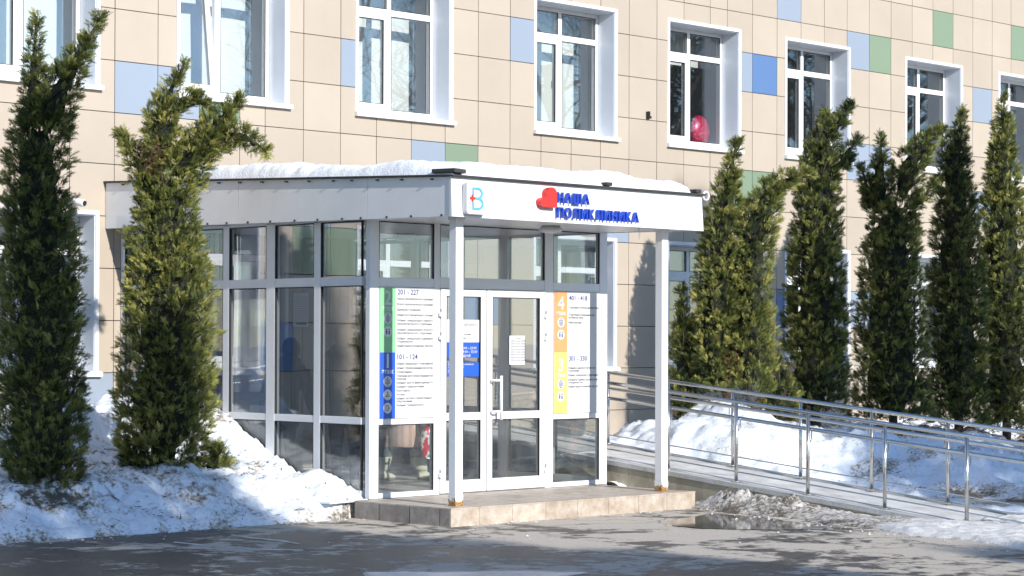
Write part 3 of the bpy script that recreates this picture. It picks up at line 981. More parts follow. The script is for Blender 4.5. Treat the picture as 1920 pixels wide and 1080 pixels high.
PY = Y0 - .012 + .02                              # just in front of the door glass
def notice(x0, x1, z0, z1, m, label, lines, ink='ink', group='papers stuck on the doors', size=.03):
    r = MB().box(x0, x1, PY, PY + .0045, z0, z1).build('notice', M[m], base=((x0 + x1) / 2, PY, z0), label=label, cat='notice', group=group)
    t = MB()
    for x, z, s, sz in lines: put_text(t, s, x, z, PY - .0015, sz, bold=.0006, res=1)
    o = t.build('lettering', M[ink], r, kind='stuff')
    return r


notice(2.07, 2.30, 1.525, 1.835, 'paper', 'white printed sheet taped on the glass of the door with the handle', [(2.135, 1.805, 'Объявление', .018)] + [(2.085, 1.785 - .017 * k, 'уважаемые посетители поликлиники', .0125) for k in range(14)])
notice(1.14, 1.618, 1.765, 2.0, 'paper', 'white clinic name sheet on the narrow door leaf behind the post', [(1.19, 1.93, 'ПОЛИКЛИНИКА', .05), (1.2, 1.895, 'городская', .024), (1.2, 1.84, 'Взрослое население', .03), (1.2, 1.80, 'Приём граждан', .03)])
notice(1.14, 1.618, 1.60, 1.762, 'sign_blue', 'blue opening hours sheet on the narrow door leaf', [(1.2, 1.735, 'Пн – Пт', .03), (1.2, 1.69, 'Пн – Пт  8:00 – 20:00', .042), (1.2, 1.65, 'Суббота 9:00 – 15:00', .042), (1.2, 1.61, 'Вс – выходной', .042)], 'sign_white')
notice(1.14, 1.618, 1.405, 1.55, 'sign_blue', 'blue information sheet lowest on the narrow door leaf', [(1.17, 1.525 - .027 * k, s, .022) for k, s in enumerate(('Вызов врача на дом и неотложная', 'помощь по телефону', 'регистратуры', 'Будьте здоровы!'))], 'sign_white')
pq = MB().box(2.62, 2.86, -.035, -.014, 1.95, 2.37).build('wall_plaque', M['paper'], base=(2.74, -.03, 1.95), label='white information plaque on the wall inside the pavilion', cat='plaque')
t = MB()
for k in range(11): put_text(t, 'График работы отделений', 2.64, 2.31 - .028 * k, -.037, .016, res=1)
t.box(2.67, 2.83, -.0375, -.0355, 1.97, 2.0)
t.build('lettering', M['ink'], pq, kind='stuff')

# ------------------------------------------------------------------ ramp
RX0, RX1 = 3.70, 4.98
def rz(y): return min(.727, max(-.25, (y + 9.05) * .0926))
RP = empty('access_ramp', (4.3, -5, 0), 'sloping access ramp with pale coping beside the pavilion', 'ramp')
dk = MB()
ys = [-9.6, -8, -7, -6, -5, -4, -3, -2, -1.2, -.03]
for a, b in zip(ys[:-1], ys[1:]):
    dk.hexa([(RX0 + .14, a, -.4), (RX1 - .02, a, -.4), (RX1 - .02, b, -.4), (RX0 + .14, b, -.4), (RX0 + .14, a, rz(a) - .012), (RX1 - .02, a, rz(a) - .012), (RX1 - .02, b, rz(b) - .012), (RX0 + .14, b, rz(b) - .012)])
dk.build('deck', M['deck'], RP)
y = -9.05
while y < -.1:
    e = min(y + .52, -.03)
    for x0, x1 in ((RX0, RX0 + .135), (RX1 - .016, RX1 + .09)):
        MB().hexa([(x0, y + .003, rz(y) - .045), (x1, y + .003, rz(y) - .045), (x1, e - .003, rz(e) - .045), (x0, e - .003, rz(e) - .045), (x0, y + .003, rz(y) + .004), (x1, y + .003, rz(y) + .004), (x1, e - .003, rz(e) + .004), (x0, e - .003, rz(e) + .004)]).build('coping_stone', M['coping'], RP)
    y = e
y = -8.6
while y < -.1:
    e = min(y + .36, -.03)
    MB().hexa([(RX0 + .02, y + .002, -.1), (RX0 + .036, y + .002, -.1), (RX0 + .036, e - .002, -.1), (RX0 + .02, e - .002, -.1), (RX0 + .02, y + .002, rz(y) - .047), (RX0 + .036, y + .002, rz(y) - .047), (RX0 + .036, e - .002, rz(e) - .047), (RX0 + .02, e - .002, rz(e) - .047)]).build('tile', M['ramp_tile'], RP)
    y = e
MB().hexa([(RX0 + .036, -9, -.2), (RX0 + .139, -9, -.2), (RX0 + .139, -.03, -.2), (RX0 + .036, -.03, -.2), (RX0 + .036, -9, -.06), (RX0 + .139, -9, -.06), (RX0 + .139, -.03, .68), (RX0 + .036, -.03, .68)]).build('core', M['grout'], RP)


def railing(x, inner, posts, label):
    R = empty('handrail', (x, -6, 0), label, 'railing', 'stainless ramp railings')
    fz = lambda y: (y + 9.05) * .0926
    pm = MB().tube([(0, 0, -.02), (0, 0, .85)], .0195, 12).mesh('post', smooth=True)
    pm.materials.append(M['steel'])
    cm = MB().tube([(0, 0, 0), (0, 0, .012)], .042, 14).mesh('base_plate', smooth=False)
    cm.materials.append(M['steel'])
    bmesh_ = MB().tube([(0, 0, .56), (inner * .035, 0, .555), (inner * .06, 0, .58), (inner * .065, 0, .665)], .006, 6).mesh('bracket', smooth=True)
    bmesh_.materials.append(M['steel'])
    for y in posts:
        p = place('post', pm, None, R, (x, y, fz(y)))
        q = bpy.data.objects.new('base_plate', cm); COL.objects.link(q); q.parent = p
        q.location = (0, 0, .006)
        q = bpy.data.objects.new('bracket', bmesh_); COL.objects.link(q); q.parent = p
    ya, yb = -11.5, -1.2
    def rail(dx, dz, r, name):
        MB().tube([(x + dx, ya, fz(ya) + dz), (x + dx, yb, fz(yb) + dz), (x + dx, -.25, fz(yb) + dz)], r, 12).build(name, M['steel'], R, smooth=True)
    rail(0, .865, .0215, 'top_rail')
    rail(inner * .065, .685, .0205, 'lower_rail')
    rail(0, .115, .0075, 'base_rail')
    return R


NP = [-1.28, -2.25, -3.22, -4.19, -5.16, -6.13, -7.09, -8.06, -9.03, -10.0, -11.0]
railing(3.80, 1, NP, 'stainless railing on the near side of the ramp')
railing(4.90, -1, [v - .01 for v in NP], 'stainless railing on the far side of the ramp against the snow')

# ------------------------------------------------------------------ wall camera, stub
CC = empty('security_camera', (-.60, -.02, 3.33), 'small white security camera on the wall above the left window', 'camera')
MB().tube([(-.62, -.012, 3.36), (-.62, -.08, 3.36)], .035, 12).tube([(-.62, -.08, 3.355), (-.60, -.13, 3.335)], .014, 8).build('bracket', M['pvc'], CC, smooth=True)
d_ = Vector((.06, -.20, -.03))
c0 = Vector((-.63, -.07, 3.345))
MB().tube([c0, c0 + d_ * .9, c0 + d_], [.042, .042, .038], 16).build('body', M['pvc'], CC, smooth=True)
MB().tube([c0 + d_ * 1.0, c0 + d_ * 1.03], .031, 14).build('lens', M['rubber'], CC)
MB().box(9.15, 9.17, -.08, -.013, 5.02, 5.12).box(9.17, 9.22, -.06, -.013, 5.02, 5.055).build('cable_stub', M['rubber'], base=(9.17, -.013, 5.02), label='small dark bracket stub sticking out of the cladding', cat='bracket')
# pink balloon behind the window with the raised blind
bal = MB().ball((11.0, .56, 5.0), .25, 24, sq=(.85, .45, 1))
bal.build('balloon', mat('pink foil', (.72, .05, .13), .25, metal=.3, var=.1, scale=9), base=(11.0, .56, 4.75), label='shiny pink balloon behind an upper window pane', cat='balloon', smooth=True)

# ------------------------------------------------------------------ snow
def field(name, x0, x1, y0, y1, step, fn, material, **k):
    nx, ny = int((x1 - x0) / step) + 1, int((y1 - y0) / step) + 1
    X, Y = np.meshgrid(np.linspace(x0, x1, nx), np.linspace(y0, y1, ny), indexing='ij')
    Z, dirt = fn(X, Y)
    V = np.stack([X, Y, Z], -1).reshape(-1, 3)
    idx = np.arange(nx * ny).reshape(nx, ny)
    F = np.stack([idx[:-1, :-1], idx[1:, :-1], idx[1:, 1:], idx[:-1, 1:]], -1).reshape(-1, 4)
    keep = (V[F][:, :, 2].max(1) > -.04)
    F = F[keep]
    used = np.unique(F)
    mp = -np.ones(len(V), int); mp[used] = np.arange(len(used))
    me = np_mesh(name, V[used], mp[F], True, {'dirt': dirt.reshape(-1)[used]})
    return place(name, me, material, **k)


def snow_left(X, Y):
    edge = -4.52 + .16 * (fbm(X * 1.3, X * 0 + 3, 3) - .5) + .16 * (fbm(X * 6, Y * 0, 5, 4) - .5)
    edge = edge + .35 * sstep(-.7, .1, X) * (fbm(X * 3, Y * 0 + 5, 9))
    d = Y - edge
    h = .40 * sstep(0, 1.25, d) + .10 * sstep(0, .18, d)
    h = h - .12 * sstep(-3.4, -5, X) * sstep(0, 1, d)
    wallz = np.interp(Y, [-4.5, -4.17, -3.72, -3.24, -2.79, -2.3, -1.6, 0], [.12, .275, .39, .50, .70, .92, 1.08, 1.05])
    heap = wallz * np.exp(-(np.clip(-.02 - X, 0, 9) / (.45 + .35 * wallz)) ** 2)
    heap = heap * sstep(-4.62, -4.3, Y)
    h2 = .85 * np.exp(-((X + 1.25) / .75) ** 2 - ((Y + .5) / .8) ** 2)
    h = np.maximum(h, heap) + .25 * np.minimum(h, heap) * 0 + h2 * sstep(-1.9, -1.0, Y)
    lump = (fbm(X * 2.1, Y * 2.1, 21, 4) - .5) * .26 + (fbm(X * 8, Y * 8, 31, 3) - .5) * .11 + (fbm(X * 24, Y * 24, 41, 2) - .5) * .035
    h = h + lump * sstep(-.02, .35, d)
    h = np.where(d < 0, -.06, h - .02)
    dirt = .75 * np.exp(-np.clip(d, 0, 9) / .10) * sstep(.35, .6, fbm(X * 5, Y * 9, 55, 3)) + .08 * sstep(.45, .65, fbm(X * 3, Y * 3, 58, 4)) + (.6 * np.exp(-((X + 2.97) / .8) ** 2 - ((Y + 3.6) / .5) ** 2) + .5 * np.exp(-((X + 1.3) / .8) ** 2 - ((Y + 3.4) / .4) ** 2)) * sstep(.38, .62, fbm(X * 15, Y * 15, 66, 4))
    dirt = dirt + .5 * sstep(.52, .7, fbm(X * 1.7, Y * 2.4, 77, 4)) * sstep(.2, .6, d) * sstep(.4, .62, fbm(X * 18, Y * 18, 79, 3))
    return h, dirt


field('snow_bank', -7.5, .10, -4.8, -.02, .028, snow_left, M['snow'], kind='stuff', label='lumpy old snow bank littered with thuja bits under the left trees', cat='snow')


def snow_right(X, Y):
    ridge = np.interp(X, [5, 6.6, 7.6, 9, 11, 13, 16, 22], [.35, .98, .80, .66, .55, .42, .4, .4])
    h = ridge * np.exp(-(np.clip(-3.4 - Y, 0, 9) / 1.9) ** 2)
    back = .42 + (ridge - .42) * np.exp(-(np.clip(Y + 3.4, 0, 9) / 1.2) ** 2)
    h = np.where(Y > -3.4, back, h)
    h = h + .32 * np.exp(-((X - 7.6) / 1.2) ** 2 - ((Y + 5.6) / .9) ** 2) + .36 * np.exp(-((X - 8.8) / 1.6) ** 2 - ((Y + 6.6) / .8) ** 2)
    h = h + .12 * np.exp(-((X - 6.0) / .55) ** 2 - ((Y + 4.3) / .8) ** 2)
    ramp_edge = np.clip((Y + 9.05) * .0926, -.02, .73) - .03
    k = sstep(5.0, 5.9, X)
    h = ramp_edge * (1 - k) + h * k
    h = np.maximum(h, .05)
    path = np.exp(-((X - 6.5 - .35 * (Y + 7.6)) / .55) ** 2) * sstep(-6.4, -7.3, Y)
    lump = (fbm(X * 1.9, Y * 1.9, 121, 4) - .5) * .40 + (fbm(X * 7, Y * 7, 131, 3) - .5) * .13 + (fbm(X * 22, Y * 22, 141, 2) - .5) * .03
    h = h + lump * sstep(5.02, 5.5, X) * (1 - .8 * path) * sstep(-9.4, -7.8, Y)
    h = h * (1 - path * .8)
    h = h * sstep(-10.6, -9.2, Y) - .02
    dirt = 1.1 * path * sstep(.35, .6, fbm(X * 2, Y * 2, 3)) + .5 * np.exp(-((Y + 3.6) / .55) ** 2) * sstep(6.8, 7.6, X) + .45 * sstep(.53, .7, fbm(X * 1.5, Y * 2.2, 177, 4)) * sstep(5.6, 6.4, X)
    return h, dirt


field('snow_bank', 4.97, 21, -10.8, -.02, .045, snow_right, M['snow'], kind='stuff', label='tall snow bank between the ramp and the row of thujas', cat='snow')


def slush(X, Y):
    near = np.interp(Y, [-11.5, -10.7, -9.8, -9.2, -8.5, -7.5, -6.6, -5.85, -5.6], [1.6, 1.95, 2.35, 2.4, 2.75, 3.0, 3.1, 3.42, 3.5])
    near = near + .45 * (fbm(X * 2.2, Y * 2.2, 8) - .5)
    d = X - near
    far = 3.74 + 9 * sstep(-8.95, -9.15, Y)
    h = .035 * sstep(0, .2, d)
    pile = np.exp(-((X - 3.58) / .2) ** 2 - ((Y + 6.35) / .42) ** 2) * .17 + np.exp(-((X - 3.55) / .2) ** 2 - ((Y + 7.05) / .35) ** 2) * .13
    side = np.exp(-((X - 3.65) / .14) ** 2) * sstep(-4.2, -4.8, Y) * .0
    h = h + pile * sstep(0, .15, d)
    h = h + ((fbm(X * 5, Y * 5, 221, 4) - .45) * .06 + (fbm(X * 20, Y * 20, 231, 3) - .5) * (.02 + .75 * pile) + (fbm(X * 7, Y * 7, 241, 2) - .5) * .5 * pile) * sstep(0, .25, d)
    h = np.where((d < 0) | (X > far), -.06, h)
    dirt = .12 + .5 * pile / .24 * sstep(.35, .6, fbm(X * 9, Y * 9, 91, 3)) + .4 * np.exp(-np.clip(d, 0, 9) / .08) - .5 * sstep(-8.3, -9.4, Y)
    return h, dirt


field('slush', 1.4, 6.0, -11.6, -5.3, .026, slush, M['slush'], kind='stuff', label='grey slush strip along the foot of the ramp', cat='slush')


def snow_gap(X, Y):
    h = .17 + .42 * sstep(-4.6, -3.2, Y) * sstep(3.80, 3.62, X) + (fbm(X * 4, Y * 4, 321) - .5) * .16
    h = h * sstep(-5.0, -4.45, Y) + .0
    return h, X * 0 - .1


field('snow_drift', 3.61, 3.73, -4.7, -.1, .02, snow_gap, M['clean_snow'], kind='stuff', label='narrow snow drift between pavilion end glass and ramp', cat='snow')


def roof_snow():
    x0, x1, y0, y1 = FXL - .005, FXR - .16, FYF - .01, -.75
    nx, ny = 130, 190
    X, Y = np.meshgrid(np.linspace(x0, x1, nx), np.linspace(y0, y1, ny), indexing='ij')
    d = np.minimum(np.minimum(X - x0, (x1 - X) * .45), np.minimum(Y - y0, y1 - Y))
    d = np.minimum(d, np.hypot(np.clip(X - .08, -1, 9), np.clip(Y + 5.8, 0, 9)) + 0.0 * X) if False else d
    t = .15 * (1 - np.exp(-(d / .07))) ** .7
    t = t * (.86 + .28 * fbm(X * 1.4, Y * 1.4, 401, 3))
    edge = np.exp(-np.clip(X - x0, 0, 9) / .13)
    t = t + (fbm(X * 5, Y * 6.5, 411, 2) - .5) * .11 * (edge + .1) * sstep(0, .05, d) + (fbm(X * 1.8, Y * 1.8, 431, 3) - .5) * .07 * sstep(0, .12, d) + (fbm(X * 17, Y * 17, 441, 2) - .5) * .022 * sstep(0, .04, d)
    notch = np.exp(-((X - .0) / .16) ** 2 - ((Y + 5.8) / .3) ** 2) + np.exp(-((X - 2.02) / .08) ** 2 - ((Y + 5.87) / .1) ** 2)
    t = np.clip(t * (1 - .85 * notch), 0, 1)
    zr = 3.58 + (3.345 - 3.58) * (-Y / 5.86) + .021
    out = .03 * sstep(.0, .1, t) * (1 - sstep(0, .09, d))
    V = np.stack([X, Y, zr + t], -1).reshape(-1, 3)
    idx = np.arange(nx * ny).reshape(nx, ny)
    F = np.stack([idx[:-1, :-1], idx[1:, :-1], idx[1:, 1:], idx[:-1, 1:]], -1).reshape(-1, 4)
    me = np_mesh('roof_snow', V, F, True, {'dirt': np.full(len(V), -.25)})
    place('roof_snow', me, M['clean_snow'], kind='stuff', label='thick settled snow on the canopy roof', cat='snow')


roof_snow()

# debris, ice chunks, refrozen melt lines
def hl(fn, x, y): return fn(np.array([x]), np.array([y]))[0][0]


deb = MB()
for k in range(950):
    if k < 560:
        x, y, fn = random.uniform(-5, -.1), random.uniform(-4.5, -2.2), snow_left
        if vnoise(np.array([x * 2.2]), np.array([y * 2.2]), 5)[0] < .42: continue
    else:
        x, y, fn = random.uniform(5.4, 11), random.uniform(-8.5, -3.4), snow_right
        if vnoise(np.array([x * 1.4]), np.array([y * 1.8]), 5)[0] < .5: continue
    z = hl(fn, x, y)
    if z < .02: continue
    a, l = random.uniform(0, 6.28), random.uniform(.015, .075)
    p = Vector((x, y, z + .008)); q = p + Vector((math.cos(a) * l, math.sin(a) * l, random.uniform(-.01, .03)))
    w = Vector((-math.sin(a), math.cos(a), 0)) * random.uniform(.003, .010)
    deb.add([p - w, p + w, q + w * .3, q - w * .3, p + Vector((0, 0, .006)), q + Vector((0, 0, .004))], [(0, 1, 2, 3), (0, 3, 5, 4), (1, 4, 5, 2)])
deb.build('debris', mat('fallen thuja twigs', (.075, .05, .028), .9, var=.3, scale=15), kind='stuff', label='dark fallen twigs scattered over the snow', cat='debris')
ck = MB()
for k in range(420):
    u = random.random()
    if u < .35: x, y = random.uniform(-6, .1), -4.55 - abs(random.gauss(0, .10))
    elif u < .7:
        y = random.uniform(-11, -5.9); x = np.interp(y, [-11.5, -9.2, -7.5, -5.9], [1.6, 2.4, 3.0, 3.4]) - abs(random.gauss(0, .22))
    elif u < .9: x, y = random.uniform(-.2, 3.5), -5.87 - abs(random.gauss(0, .1))
    else: x, y = random.uniform(-5, 2), random.uniform(-9, -4.6)
    r = random.choice([.006, .008, .012, .02]) * random.uniform(.7, 1.3)
    vs = [Vector((random.uniform(.6, 1.1) * sx * r, random.uniform(.6, 1.1) * sy * r, r * .6 * sz)) for sx, sy, sz in ((1, 0, 0), (0, 1, 0), (-1, 0, 0), (0, -1, 0), (.1, .1, 1), (0, 0, -.4))]
    ck.add([v + Vector((x, y, r * .25)) for v in vs], [(0, 1, 4), (1, 2, 4), (2, 3, 4), (3, 0, 4), (1, 0, 5), (2, 1, 5), (3, 2, 5), (0, 3, 5)])
ck.build('ice_chunk', M['slush'], kind='stuff', label='crumbs of ice and grit scattered on the asphalt', cat='ice')


def blob(name, pts, z, material, thick=.004, seed=0, **k):
    """irregular flat sheet with a rounded rim from an outline of (x, y)"""
    n = len(pts) * 6
    out = []
    P = pts + [pts[0]]
    for i in range(len(pts)):
        for j in range(6):
            t = j / 6
            a, b = P[i], P[i + 1]
            x, y = a[0] + (b[0] - a[0]) * t, a[1] + (b[1] - a[1]) * t
            s = .06 * (vnoise(np.array([x * 6 + seed]), np.array([y * 6.]))[0] - .5) + .03 * (vnoise(np.array([x * 19. + seed]), np.array([y * 19.]))[0] - .5)
            out.append((x + s, y + s * .7))
    cx, cy = sum(p[0] for p in out) / n, sum(p[1] for p in out) / n
    vs = [(x, y, z) for x, y in out] + [(x + (cx - x) * .04, y + (cy - y) * .04, z + thick) for x, y in out] + [(cx, cy, z + thick)]
    fs = [(i, (i + 1) % n, n + (i + 1) % n, n + i) for i in range(n)] + [(n + i, n + (i + 1) % n, 2 * n) for i in range(n)]
    return MB().add(vs, fs).build(name, material, **k)


blob('puddle', [(3.0, -6.45), (2.55, -6.6), (2.0, -6.75), (1.55, -7.1), (1.5, -7.6), (1.85, -8.1), (2.3, -8.45), (2.6, -8.3), (2.85, -7.6), (3.02, -7.1)][::-1], .002, M['puddle'], .003, 3, kind='structure', label='dark melt puddle in front of the porch end', cat='puddle')
def streak(pts, width, seed, label):
    P = [Vector((x, y, 0)) for x, y in pts]
    pts2 = []
    for p0, p1 in zip(P[:-1], P[1:]):
        for j in range(5): pts2.append(p0.lerp(p1, j / 5))
    pts2.append(P[-1])
    rr = random.Random(seed)
    vs, fs = [], []
    n = len(pts2)
    for i, p in enumerate(pts2):
        d = (pts2[min(i + 1, n - 1)] - pts2[max(i - 1, 0)]).normalized()
        nn = Vector((-d.y, d.x, 0))
        w = width * math.sin(math.pi * (i + .4) / (n - .2)) ** .5 * rr.uniform(.5, 1.3) + .004
        o = nn * rr.uniform(-.01, .01)
        vs += [p + o - nn * w + Vector((0, 0, .002)), p + o + Vector((0, 0, .009)), p + o + nn * w + Vector((0, 0, .002))]
    for i in range(n - 1):
        a = i * 3
        fs += [(a, a + 3, a + 4, a + 1), (a + 1, a + 4, a + 5, a + 2)]
    MB().add(vs, fs).build('melt_ice', M['ice'], kind='stuff', label=label, cat='ice')


streak([(-2.15, -5.12), (-2.19, -5.45), (-2.17, -5.85), (-2.24, -6.22)], .03, 4, 'thin white line of refrozen melt on the asphalt, nearer the porch')
streak([(-2.96, -5.35), (-2.92, -5.85), (-2.80, -6.32), (-2.58, -6.68)], .035, 5, 'thin white line of refrozen melt on the asphalt, farther from the porch')
blob('ice_patch', [(-3.35, -8.35), (-2.9, -8.75), (-2.35, -9.15), (-2.1, -9.55), (-2.6, -9.6), (-3.3, -9.1), (-3.6, -8.7)][::-1], .002, M['ice'], .006, 15, kind='stuff', label='flat white ice patch at the bottom edge of the forecourt', cat='ice')

# ------------------------------------------------------------------ thujas
def spray_template(seed):
    """a narrow feathery thuja frond in the XY plane, stem along +Y, length 1"""
    rr = random.Random(seed)
    V, F = [], []
    V.extend([(-.028, 0, 0), (.028, 0, 0), (.02, .6, .03), (0, 1.0, -.02), (-.02, .6, .03)])
    F.extend([(0, 1, 2), (0, 2, 4), (4, 2, 3)])
    for i in range(4):
        y = .08 + i * .2
        for sd in (-1, 1):
            a = math.radians(rr.uniform(22, 44))
            l = (.46 - .065 * i) * rr.uniform(.75, 1.2)
            b = len(V)
            z = rr.uniform(-.09, .09)
            V.extend([(0, y - .06, 0), (0, y + .075, 0), (sd * math.sin(a) * l, y + math.cos(a) * l, z)])
            F.append((b, b + 1, b + 2) if sd < 0 else (b, b + 2, b + 1))
    return np.array(V), np.array(F)


SPRAYS = [spray_template(k) for k in range(4)]


def scatter_sprays(P, Dr, S, T):
    """instances at P (n,3), pointing along Dr, of size S, colour T: one vertex/face set"""
    n = len(P)
    Dr = Dr / np.linalg.norm(Dr, axis=1, keepdims=True)
    q = RNG.normal(size=(n, 3)); q[:, 2] *= .35
    X = np.cross(Dr, q); X /= np.linalg.norm(X, axis=1, keepdims=True) + 1e-9
    Zv = np.cross(X, Dr)
    which = RNG.integers(0, len(SPRAYS), n)
    Vs, Fs, Ts, off = [], [], [], 0
    for k, (tv, tf) in enumerate(SPRAYS):
        i = np.where(which == k)[0]
        if len(i) == 0: continue
        bend = -.25 * tv[:, 1] ** 2
        W = P[i][:, None, :] + S[i][:, None, None] * (tv[None, :, 0:1] * X[i][:, None, :] + tv[None, :, 1:2] * Dr[i][:, None, :] + tv[None, :, 2:3] * Zv[i][:, None, :])
        W[:, :, 2] += S[i][:, None] * bend[None, :] * .5
        m = len(tv)
        F = tf[None] + (np.arange(len(i)) * m)[:, None, None] + off
        Vs.append(W.reshape(-1, 3)); Fs.append(F.reshape(-1, 3))
        Ts.append(np.repeat(T[i], m))
        off += len(i) * m
    return np.concatenate(Vs), np.concatenate(Fs), np.concatenate(Ts)


RV = np.array([math.cos(YAW), -math.sin(YAW), 0.0])     # the trees' fans spread along this direction
RD = np.array([math.sin(YAW), math.cos(YAW), 0.0])


def axis_samples(axis, n, base, rs):
    """n points on the uneven skin of a swept body: position, outward direction, depth 0..1"""
    A = np.array(axis, float)
    seg = np.linalg.norm(np.diff(A[:, :2], axis=0), axis=1)
    w = seg * (A[:-1, 2] + A[1:, 2])
    cum = np.concatenate([[0], np.cumsum(w)]) / w.sum()
    u = RNG.random(n)
    k = np.clip(np.searchsorted(cum, u) - 1, 0, len(seg) - 1)
    t = (u - cum[k]) / (cum[k + 1] - cum[k])
    C = A[k] * (1 - t)[:, None] + A[k + 1] * t[:, None]
    tan = A[k + 1, :2] - A[k, :2]
    tan = tan / np.linalg.norm(tan, axis=1, keepdims=True)
    ang = RNG.random(n) * 2 * np.pi
    # ring plane: in-plane normal of the axis and the depth direction
    nrm = np.stack([tan[:, 1], -tan[:, 0]], -1)
    rad2 = np.cos(ang)
    radd = np.sin(ang)
    lump = fbm(ang * 1.9 + rs, C[:, 1] * 4.2 + rs, 500 + rs, 3)
    dep = RNG.random(n) ** 1.7
    Cr = np.maximum(C[:, 2] - .055, C[:, 2] * .3)
    r = Cr * (.70 + .58 * lump) * (1 - .5 * dep)
    px = C[:, 0] + nrm[:, 0] * rad2 * r
    pz = C[:, 1] + nrm[:, 1] * rad2 * r
    pd = radd * r
    P = np.array(base)[None] + px[:, None] * RV[None] + pd[:, None] * RD[None]
    P[:, 2] += pz
    O = (nrm[:, 0] * rad2)[:, None] * RV[None] + radd[:, None] * RD[None]
    O[:, 2] += nrm[:, 1] * rad2
    Tn = tan[:, 0:1] * RV[None]
    Tn[:, 2] += tan[:, 1]
    return P, O, Tn, dep, lump


def thuja(base, axes, label, dens=820, size=.115, yellow=0.0, brown=None, seed=0, shoot=False):
    root = empty('thuja_tree', base, label, 'tree', 'columnar thujas along the clinic wall')
    Ps, Ds, Ss, Ts = [], [], [], []
    for ai, ax in enumerate(axes):
        A = np.array(ax)
        area = sum(math.hypot(*(A[i + 1, :2] - A[i, :2])) * math.pi * (A[i, 2] + A[i + 1, 2]) for i in range(len(A) - 1))
        n = int(area * dens * (1.15 if ai == 0 else 1.0)) + 60
        m = max(30, n // 11)
        P, O, Tn, dep, lump = axis_samples(ax, m, base, seed * 7 + ai)
        D0 = O * .75 + np.array([0, 0, .62])[None] + Tn * .45 + RNG.normal(size=(m, 3)) * .22
        D0 /= np.linalg.norm(D0, axis=1, keepdims=True)
        cl = RNG.random(m)
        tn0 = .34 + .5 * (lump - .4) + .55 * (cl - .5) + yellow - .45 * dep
        fan = RNG.normal(size=(m, 3)); fan[:, 2] *= .6           # each tuft spreads in its own plane
        fan /= np.linalg.norm(fan, axis=1, keepdims=True)
        i = np.repeat(np.arange(m), 11)
        nn = len(i)
        w = RNG.normal(size=nn)
        d = D0[i] + fan[i] * (w * .55)[:, None] + RNG.normal(size=(nn, 3)) * .14
        along = RNG.random(nn)
        P2 = P[i] + D0[i] * (along * .05)[:, None] + fan[i] * (w * .018)[:, None] + RNG.normal(size=(nn, 3)) * .012
        s = size * (.6 + .6 * RNG.random(nn)) * (1 - .2 * dep[i])
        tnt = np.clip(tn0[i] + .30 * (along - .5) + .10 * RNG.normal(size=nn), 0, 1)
        Ps.append(P2); Ds.append(d); Ss.append(s); Ts.append(tnt)
        # shoots running out of the tip
        tip, prev = A[-1], A[-2]
        m = 26
        tt = RNG.random(m)
        tx = prev[0] + (tip[0] - prev[0]) * (.4 + .6 * tt); tz = prev[1] + (tip[1] - prev[1]) * (.4 + .6 * tt)
        Pt = np.array(base)[None] + tx[:, None] * RV[None] + RNG.normal(size=(m, 3)) * .02
        Pt[:, 2] += tz
        dv = (tip[0] - prev[0]) * RV; dv[2] += tip[1] - prev[1]
        Dt = dv[None] / np.linalg.norm(dv) + RNG.normal(size=(m, 3)) * .3
        Ps.append(Pt); Ds.append(Dt); Ss.append(size * (.8 + .5 * RNG.random(m))); Ts.append(np.full(m, .55 + yellow))
    P, Dd, S, T = map(np.concatenate, (Ps, Ds, Ss, Ts))
    V, F, TT = scatter_sprays(P, Dd, S, T)
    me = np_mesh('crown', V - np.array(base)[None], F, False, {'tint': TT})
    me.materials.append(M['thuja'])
    o = bpy.data.objects.new('crown', me); COL.objects.link(o); o.parent = root
    o['kind'] = 'stuff'
    # trunk and limbs
    tr = MB()
    bv = Vector(base)
    for ai, ax in enumerate(axes):
        pts = [bv + Vector((a[0] * RV[0], a[0] * RV[1], a[1])) for a in ax]
        if ai == 0: pts = [bv + Vector((0, 0, -.35)), bv + Vector((0, 0, .02))] + pts[1:]
        r0 = (.02 if shoot else .075) if ai == 0 else .035
        tr.tube(pts, [max(.006, r0 * (1 - i / len(pts))) for i in range(len(pts))], 7)
    A = axes[0]
    for k in range(0 if shoot else 26):
        t = random.random() * .75
        i = min(int(t * (len(A) - 1)), len(A) - 2)
        z = A[i][1] + (A[i + 1][1] - A[i][1]) * random.random()
        a = random.uniform(0, 6.28)
        r = A[i][2] * .8
        x = A[i][0]
        p0 = bv + Vector((x * RV[0], x * RV[1], z))
        tr.tube([p0, p0 + Vector((math.cos(a) * r * .5, math.sin(a) * r * .5, .06)), p0 + Vector((math.cos(a) * r, math.sin(a) * r, .26))], [.016, .011, .004], 5)
    tr.build('trunk', M['bark'], root, smooth=True)
    # the close, shaded older growth behind the outer sprays
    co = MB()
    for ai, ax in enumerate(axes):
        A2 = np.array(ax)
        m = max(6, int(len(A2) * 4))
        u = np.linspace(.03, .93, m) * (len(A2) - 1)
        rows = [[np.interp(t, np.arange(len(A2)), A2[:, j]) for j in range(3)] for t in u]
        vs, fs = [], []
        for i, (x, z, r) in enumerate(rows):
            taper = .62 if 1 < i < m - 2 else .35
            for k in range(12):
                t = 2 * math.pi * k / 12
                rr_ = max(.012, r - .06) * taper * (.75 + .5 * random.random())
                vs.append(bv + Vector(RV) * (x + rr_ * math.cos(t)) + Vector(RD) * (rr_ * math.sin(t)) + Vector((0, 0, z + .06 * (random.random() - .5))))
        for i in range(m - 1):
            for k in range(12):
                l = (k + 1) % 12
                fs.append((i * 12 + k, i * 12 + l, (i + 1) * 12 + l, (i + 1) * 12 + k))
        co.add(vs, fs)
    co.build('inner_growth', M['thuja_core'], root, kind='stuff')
    # dead twigs and browned sprays low down
    if shoot: return root
    nb = 120
    ang = RNG.random(nb) * 6.283
